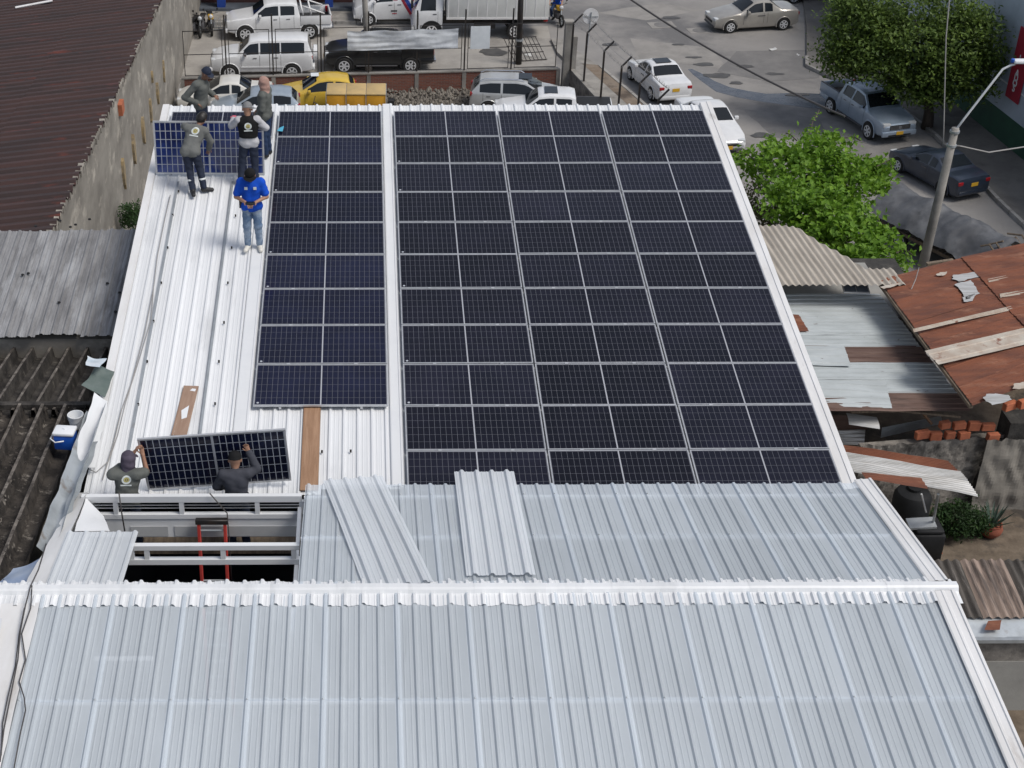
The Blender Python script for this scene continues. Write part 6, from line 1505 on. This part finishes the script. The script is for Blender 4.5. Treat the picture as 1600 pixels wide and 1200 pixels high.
# ------------------------------------------------------------------ trees and plants
def leaf_mat(name, c, c2, c3): 
    m = mat(name, c, .55, c2=c2, scale=1.1, lo=.35, hi=.65, c3=c3, scale3=4, lo3=.5, hi3=.7, spec=.35)
    n = m.node_tree.nodes; l = m.node_tree.links; b = n['Principled BSDF']; t = n.new('ShaderNodeBsdfTranslucent'); mx = n.new('ShaderNodeMixShader'); mx.inputs[0].default_value = .38
    src = b.inputs['Base Color'].links[0].from_socket; l.new(src, t.inputs[0]); l.new(b.outputs[0], mx.inputs[1]); l.new(t.outputs[0], mx.inputs[2]); l.new(mx.outputs[0], n['Material Output'].inputs[0]); return m
LF = {'tree': leaf_mat('leaf_tree', (.11, .175, .034), (.06, .10, .026), (.24, .34, .06)), 'vine': leaf_mat('leaf_vine', (.15, .29, .022), (.095, .20, .018), (.26, .42, .04)), 'dry': leaf_mat('leaf_dry', (.12, .12, .05), (.07, .07, .035), (.18, .17, .07)), 'dark': leaf_mat('leaf_dark', (.035, .08, .022), (.02, .045, .014), (.06, .12, .03))}
def leaves(centres, sizes, rng, droop=.35, width=.55):
    """one folded leaf per centre (4 triangles)"""
    n = len(centres); C_ = np.array(centres); S_ = np.array(sizes)[:, None]
    th = rng.uniform(0, 2 * np.pi, n); el = rng.normal(-droop, .5, n)
    d = np.stack([np.cos(th) * np.cos(el), np.sin(th) * np.cos(el), np.sin(el)], 1); up = np.tile([0, 0, 1.0], (n, 1)) + rng.normal(0, .35, (n, 3))
    s = np.cross(d, up); s /= np.linalg.norm(s, axis=1)[:, None]; nn = np.cross(s, d)
    a = C_ - d * S_ * .5; b = C_ + d * S_ * .5; m1 = C_ - d * S_ * .05 + s * S_ * width * .5 + nn * S_ * .10; m2 = C_ - d * S_ * .05 - s * S_ * width * .5 + nn * S_ * .10
    V = np.stack([a, m1, b, m2], 1).reshape(-1, 3); i = np.arange(n) * 4
    Fc = np.concatenate([np.stack([i, i + 1, i + 2], 1), np.stack([i, i + 2, i + 3], 1)])
    return V, Fc
def leaf_object(name, centres, sizes, m, parent, seed=0, droop=.35, width=.55):
    V, Fc = leaves(centres, sizes, np.random.default_rng(seed), droop, width); me = bpy.data.meshes.new(name); me.from_pydata(V.tolist(), [], Fc.tolist()); me.materials.append(m); me.update(); return link(name, me, parent)
def clumps(blobs, n_clump, per, r_clump, rng, flat=.7, shell=.55):
    """leaf centres in clumps spread through ellipsoid blobs (c, rx, ry, rz, weight)"""
    out = []; wts = np.array([b[4] for b in blobs], float); wts /= wts.sum()
    for _ in range(n_clump):
        c, rx, ry, rz, _w = blobs[rng.choice(len(blobs), p=wts)]
        d = rng.normal(size=3); d /= np.linalg.norm(d); r_ = (shell + (1.12 - shell) * rng.random()) ** .6
        if d[2] < -.5: r_ *= .8
        cc = np.array(c) + d * r_ * np.array([rx, ry, rz]); k = rng.integers(int(per * .5), int(per * 1.5)); rr_ = r_clump * rng.uniform(.6, 1.4)
        out.append(cc + rng.normal(size=(k, 3)) * rr_ * np.array([1, 1, flat]) * .5)
    return np.concatenate(out)
def limbs(parent, base, targets, r0, m, fork=.35, name='trunk'):
    base = Vector(base); top = sum((Vector(t) for t in targets), Vector()) / len(targets); f = base.lerp(top, fork); f.x = base.x + (f.x - base.x) * .5; f.y = base.y + (f.y - base.y) * .5
    MB().tube([base - Vector((0, 0, .1)), base.lerp(f, .5) + Vector((.05, .03, 0)), f], [r0 * 1.25, r0, r0 * .85], 10).build(name, m, parent, smooth=True)
    for t in targets:
        t = Vector(t); mid = f.lerp(t, .5) + Vector((random.uniform(-.2, .2), random.uniform(-.2, .2), random.uniform(0, .25)))
        MB().tube([f, mid, t], [r0 * .55, r0 * .35, r0 * .12], 7).build('limb', m, parent, smooth=True)
M['bark'] = mat('bark', (.095, .075, .058), .95, c2=(.05, .04, .032), scale=5, stretch=(1, 1, .25), bump=.8, bscale=14)
rng = np.random.default_rng(11)
# big street tree
T = empty('street_tree', (22.7, 26.9, .13), label='big round dark green street tree shading the silver-blue pickup', cat='tree')
o = T.location
cen = PYY(1425, 88, 26.6) - o
def rel(u, v, y): return tuple(PYY(u, v, y) - o)
blobs = [(rel(1425, 75, 26.8), 2.6, 2.1, 1.6, 5), (rel(1350, 70, 27.2), 1.7, 1.6, 1.5, 3), (rel(1500, 70, 26.6), 1.6, 1.6, 1.6, 3), (rel(1322, 92, 26.9), .9, .9, .7, 1), (rel(1425, 130, 26.4), 1.4, 1.1, .7, 1.6), (rel(1490, 125, 26.2), 1.4, 1.1, .9, 1.8), (rel(1430, 30, 27.2), 2.4, 1.8, 1.4, 3), (rel(1350, 30, 27.4), 1.5, 1.3, 1.2, 1.5), (rel(1515, 50, 26.9), 1.0, 1.0, 1.0, 1.0), (rel(1450, 150, 26.0), .8, .7, .5, .6), (rel(1545, 95, 26.4), .5, .6, .5, .4)]
limbs(T, (0, 0, 0), [b[0] for b in blobs], .20, M['bark'])
pts = clumps(blobs, 820, 38, .50, rng, .75, .35); sz = rng.uniform(.11, .25, len(pts)); leaf_object('crown', pts, sz, LF['tree'], T, 1)
# vine-covered tree beside the warehouse
VB = empty('vine_tree', tuple(P(1300, 420, 0)), label='bright green leafy vine tree between the array and the tarpaulin cart', cat='tree'); o = VB.location
def rz_(u, v, z): return tuple(P(u, v, z) - o)
blobs = [(rz_(1255, 270, 4.0), 1.7, 1.4, .9, 5), (rz_(1320, 285, 3.8), 1.4, 1.2, .8, 4), (rz_(1200, 250, 3.8), 1.0, .9, .7, 2.2), (rz_(1270, 235, 4.1), .9, .8, .6, 2), (rz_(1290, 340, 3.9), 1.4, 1.2, .8, 4), (rz_(1330, 375, 3.8), 1.2, 1.0, .7, 3), (rz_(1375, 405, 3.7), .85, .7, .6, 2), (rz_(1250, 320, 3.9), 1.3, 1.1, .8, 3), (rz_(1368, 265, 3.7), .55, .5, .45, 1), (rz_(1340, 415, 3.9), .8, .6, .5, 1.5), (rz_(1300, 222, 4.2), .5, .35, .25, .6)]
limbs(VB, (0, 0, 0), [b[0] for b in blobs[:8]], .16, M['bark'])
pts = clumps(blobs, 480, 24, .40, rng, .6, .4); sz = rng.uniform(.11, .27, len(pts)); leaf_object('crown', pts, sz, LF['vine'], VB, 2, .5, .7)
# trailing shoots that stick out
for tips in ([(1262, 222), (1266, 205), (1270, 190), (1277, 178), (1280, 172)], [(1290, 222), (1315, 216), (1335, 214), (1345, 220)], [(1245, 220), (1235, 210), (1228, 208)], [(1370, 260), (1390, 250), (1393, 262)], [(1215, 235), (1205, 222), (1200, 214)], [(1180, 250), (1165, 240), (1152, 238)], [(1330, 262), (1345, 248), (1362, 240)], [(1400, 395), (1415, 390), (1425, 398)]):
    line = [Vector(rz_(u, v, 4.2)) for u, v in tips]; MB().tube(line, [.02] * len(line), 5).build('shoot', M['bark'], VB)
    q = []
    for a, b in zip(line[:-1], line[1:]):
        for k in range(8): q.append(np.array(a.lerp(b, k / 8)) + rng.normal(0, .07, 3))
    leaf_object('shoot_leaves', np.array(q), rng.uniform(.08, .15, len(q)), LF['vine'], VB, 7, .4, .7)
db = [(rz_(1190, 315, 3.0), .6, .6, .7, 2), (rz_(1215, 345, 2.8), .7, .6, .7, 2)]
pts = clumps(db, 90, 26, .3, rng); leaf_object('dry_leaves', pts, rng.uniform(.08, .16, len(pts)), LF['dry'], VB, 3)
# weeds on the stained wall near the warehouse
WD = empty('weed_bush', (PXX(205, 335, XW + .5)), label='small weedy shrub between the stained wall and the warehouse', cat='shrub'); o = WD.location
blobs = [((0, 0, 0), .35, .5, .5, 1), ((.2, -.6, .2), .3, .4, .4, 1), ((-.1, .5, -.4), .3, .4, .4, 1)]
limbs(WD, (0, 0, -1.2), [b[0] for b in blobs], .03, M['bark'], name='stem'); pts = clumps(blobs, 70, 22, .2, rng); leaf_object('foliage', pts, rng.uniform(.06, .13, len(pts)), LF['dark'], WD, 4)
# yard plants
YB = empty('yard_bush', tuple(P(1495, 838, 2.4)), label='green bush under the awning edge beside the water tanks', cat='shrub')
blobs = [((0, 0, .45), .50, .4, .42, 3), ((.35, .1, .35), .35, .3, .3, 1.5), ((-.35, .1, .4), .35, .3, .35, 1.5)]
limbs(YB, (0, 0, 0), [b[0] for b in blobs], .03, M['bark'], name='stem'); pts = clumps(blobs, 200, 26, .16, rng); leaf_object('foliage', pts, rng.uniform(.05, .12, len(pts)), LF['dark'], YB, 5, .3, .4)
PT_ = empty('potted_agave', tuple(P(1545, 836, 2.4)), label='spiky agave in a round terracotta pot in the yard', cat='potted plant')
M['terracotta'] = mat('terracotta', (.26, .075, .04), .8, c2=(.19, .055, .032), scale=4)
MB().lathe([(.001, 0), (.15, 0), (.25, .12), (.27, .22), (.22, .31), (.24, .34), (.21, .34), (.18, .30), (.001, .29)], 24).build('pot', M['terracotta'], PT_, smooth=True, angle=50)
M['agave'] = mat('agave', (.05, .085, .06), .6, c2=(.035, .06, .045), scale=4)
for k in range(22):
    a = 2 * math.pi * k * .382; tl = .15 + .75 * (k / 22); L_ = random.uniform(.45, .65); d = Vector((math.cos(a) * math.cos(1.45 - tl), math.sin(a) * math.cos(1.45 - tl), math.sin(1.45 - tl))); s = Vector((-math.sin(a), math.cos(a), 0))
    b = Vector((math.cos(a) * .06, math.sin(a) * .06, .28)); MB().add([b - s * .028, b + s * .028, b + d * L_ * .5 + s * .032, b + d * L_, b + d * L_ * .5 - s * .032, b + d * L_ * .45 - Vector((0, 0, .02))], [(0, 1, 5), (1, 2, 5), (2, 3, 5), (3, 4, 5), (4, 0, 5)]).build('leaf', M['agave'], PT_)
# rubble heap along the brick wall
rb = MB(); rg = np.random.default_rng(5)
for k in range(620):
    u = rg.uniform(588, 745); t = rg.random(); q = wpt(u) + wn * (.25 + 1.5 * t); z = .30 * (1 - t) * rg.random() + .02; r_ = rg.uniform(.05, .14)
    vs = []
    for d in ((1, 0, 0), (-1, 0, 0), (0, 1, 0), (0, -1, 0), (0, 0, 1), (0, 0, -1)): vs.append(Vector((q.x, q.y, z)) + Vector(d) * r_ * rg.uniform(.6, 1.2))
    rb.add(vs, [(0, 2, 4), (2, 1, 4), (1, 3, 4), (3, 0, 4), (2, 0, 5), (1, 2, 5), (3, 1, 5), (0, 3, 5)])
tag(rb.build('rubble', M['stone']), 'strip of broken stones along the foot of the brick wall', 'rubble', kind='stuff')
# ------------------------------------------------------------------ loose things on the roof
def hood_frame(x, y, yaw, lift):
    a = math.atan2(.60, 3.26); p = hood(x, y, lift); return Matrix.Translation(p) @ Matrix.Rotation(-a, 4, 'X') @ Matrix.Rotation(yaw, 4, 'Z')
def loose_sheet(label, far_mid, near_mid, n_rib, lift):
    far_mid, near_mid = Vector(far_mid), Vector(near_mid); d = far_mid - near_mid; L = d.length
    yaw = math.atan2(-d.x, d.y); c = (far_mid + near_mid) / 2
    pr = trap_profile(n_rib * PITCH, PITCH, .036, .034, .095, .004, x0=-n_rib * PITCH / 2)
    mb = MB(); sheet(mb, pr, lambda a, t, z: Vector((a, (t - .5) * L, z + .012 * math.sin(t * 5 + a * 2))), 10)
    o = mb.build('loose_roof_sheet', M['milky_cap']); o.matrix_world = hood_frame(c.x, c.y, yaw, lift); tag(o, label, 'roof sheet', 'loose translucent roof sheets'); return o
loose_sheet('loose translucent roof sheet lying askew across the far ridge slope', (-.86, -12.50, 0), (-.22, -15.98, 0), 4, .045)
loose_sheet('loose translucent roof sheet lying straight beside the askew one', (1.20, -12.28, 0), (1.17, -15.72, 0), 4, .05)
# boards
b1 = empty('plank', RP(-3.70, -10.40, HP + .04), label='short worn plank with white stains on the bare roof strip', cat='plank'); b1.rotation_euler = (TH, 0, math.radians(-4))
bm_build(bevel_box(-.13, .13, -.66, .66, 0, .022, .006, 1), 'board', mat('plank_worn', (.33, .225, .165), .8, c2=(.26, .165, .115), scale=3, stretch=(5, .5, 1), c3=(.62, .6, .57), scale3=5, lo3=.64, hi3=.70), b1)
MB().poly([(.0, .52, .0235), (.09, .50, .0235), (.10, .57, .0235), (.03, .58, .0235)]).build('white_stain', M['white_paint'], b1)
MB().poly([(-.06, -.02, .0235), (.05, .12, .0235), (.06, -.20, .0235), (-.02, -.25, .0235)]).build('white_stain', M['white_paint'], b1)
b2 = empty('plank', RP(-1.56, -11.35, HP + .04), label='long brown wooden plank running under the left column of panels', cat='plank'); b2.rotation_euler = (TH, 0, 0)
bm_build(bevel_box(-.145, .145, -1.06, 1.1, 0, .022, .006, 1), 'board', M['wood'], b2)
# ladder in the opening
ld = empty('ladder', (-3.02, -13.5, 7.02), label='red ladder standing in the dark roof opening', cat='ladder'); ld.rotation_euler = (math.radians(-7), 0, 0)
M['red_paint'] = mat('red_paint', (.42, .045, .035), .5, c2=(.33, .035, .03), scale=3)
for s in (-1, 1): bm_build(bevel_box(s * .20 - .025, s * .20 + .025, -.04, .04, -1.0, 2.66, .008, 1), 'rail', M['red_paint'], ld)
for k in range(12): MB().tube([(-.19, 0, -.8 + k * .30), (.19, 0, -.8 + k * .30)], .018, 8).build('rung', M['galv'], ld)
bm_build(bevel_box(-.25, .25, -.05, .05, 2.62, 2.70, .01, 1), 'top_hook', M['black_steel'], ld)
# cables
def cable(label, pts, r_, m): return tag(MB().tube(pts, r_, 5).build('cable', M[m], smooth=True), label, 'cable')
def roofq(u, v, h=.0):
    r = ray(u, v); n = Vector((0, -math.sin(TH), math.cos(TH))); o = RP(0, 0, HP + .05 + h); return CAM_C + r * (n.dot(o - CAM_C) / n.dot(r))
cable('thin black cable down the left edge of the white roof', [roofq(u, v) for u, v in ((266, 305), (258, 340), (246, 400), (240, 450), (226, 520), (205, 600), (190, 640), (178, 690), (160, 750))], .009, 'cable_light')
cable('second thin cable looping beside the left roof edge', [roofq(u, v) for u, v in ((240, 450), (236, 500), (215, 570), (196, 630), (184, 680), (170, 720), (150, 738), (132, 730))], .008, 'cable_light')
def nq(u, v, h=.06):
    r = ray(u, v); a = math.atan2(.30, 2.93); n = Vector((0, -math.sin(a), math.cos(a))); o = Vector((0, RY, RZ + h)); return CAM_C + r * (n.dot(o - CAM_C) / n.dot(r))
cable('black cable bundle crossing the ridge cap at the left', [nq(u, v, .13) for u, v in ((72, 850), (60, 890), (48, 915), (40, 945), (32, 985), (28, 1030), (18, 1080), (6, 1140), (0, 1190))], .010, 'cable')
cable('wavy dark cable on the white flashing at lower left', [nq(u, v, .08) for u, v in ((50, 915), (48, 950), (34, 990), (40, 1030), (30, 1065), (38, 1090), (40, 1110), (32, 1145), (22, 1200))], .009, 'cable')
cable('thin dark cable beside the bundle at lower left', [nq(u, v, .08) for u, v in ((38, 950), (30, 990), (24, 1040), (12, 1090), (4, 1130), (2, 1180))], .008, 'cable')
cable('rope hanging over the white girder into the opening', [PYY(186, 770, -13.1), PYY(190, 800, -13.15), PYY(195, 830, -13.2)], .012, 'cable')
cable('rope slanting from the girder to the ladder top', [PYY(328, 771, -13.1), PYY(340, 785, -13.12), PYY(355, 802, -13.15), PYY(358, 840, -13.2), PYY(362, 905, -13.3)], .010, 'cable')
# small litter on street and yard
M['litter'] = mat('litter', (.6, .6, .58), .7)
for k, (u, v, lab) in enumerate(((1208, 78, 'scrap of pale litter on the dark road patch, left one'), (1244, 86, 'scrap of pale litter on the dark road patch, right one'), (535, 108, 'white plastic bag of rubbish by the black pickup\'s nose'), (826, 86, 'white scrap lying under the steel grille'))):
    c = P(u, v, .01); s_ = .42 if k == 2 else .16
    o = floppy('litter', [(c.x - s_, c.y - s_, .03), (c.x + s_, c.y - s_ * .7, .03), (c.x + s_ * .8, c.y + s_, .05), (c.x - s_ * .9, c.y + s_ * .8, .03)], M['litter'], None, s_ * .6, 8, 8, 90 + k); o.location.z = .12 if k == 2 else .02; tag(o, lab, 'litter')
rf = floppy('rag', [tuple(P(1461, 862, 2.42)), tuple(P(1473, 866, 2.42)), tuple(P(1472, 857, 2.5)), tuple(P(1463, 854, 2.5))], mat('orange_rag', (.55, .16, .03), .7, c2=(.45, .05, .03), scale=8), None, .05, 6, 6, 98); tag(rf, 'orange and red rag on the soil beside the water tank', 'rag')
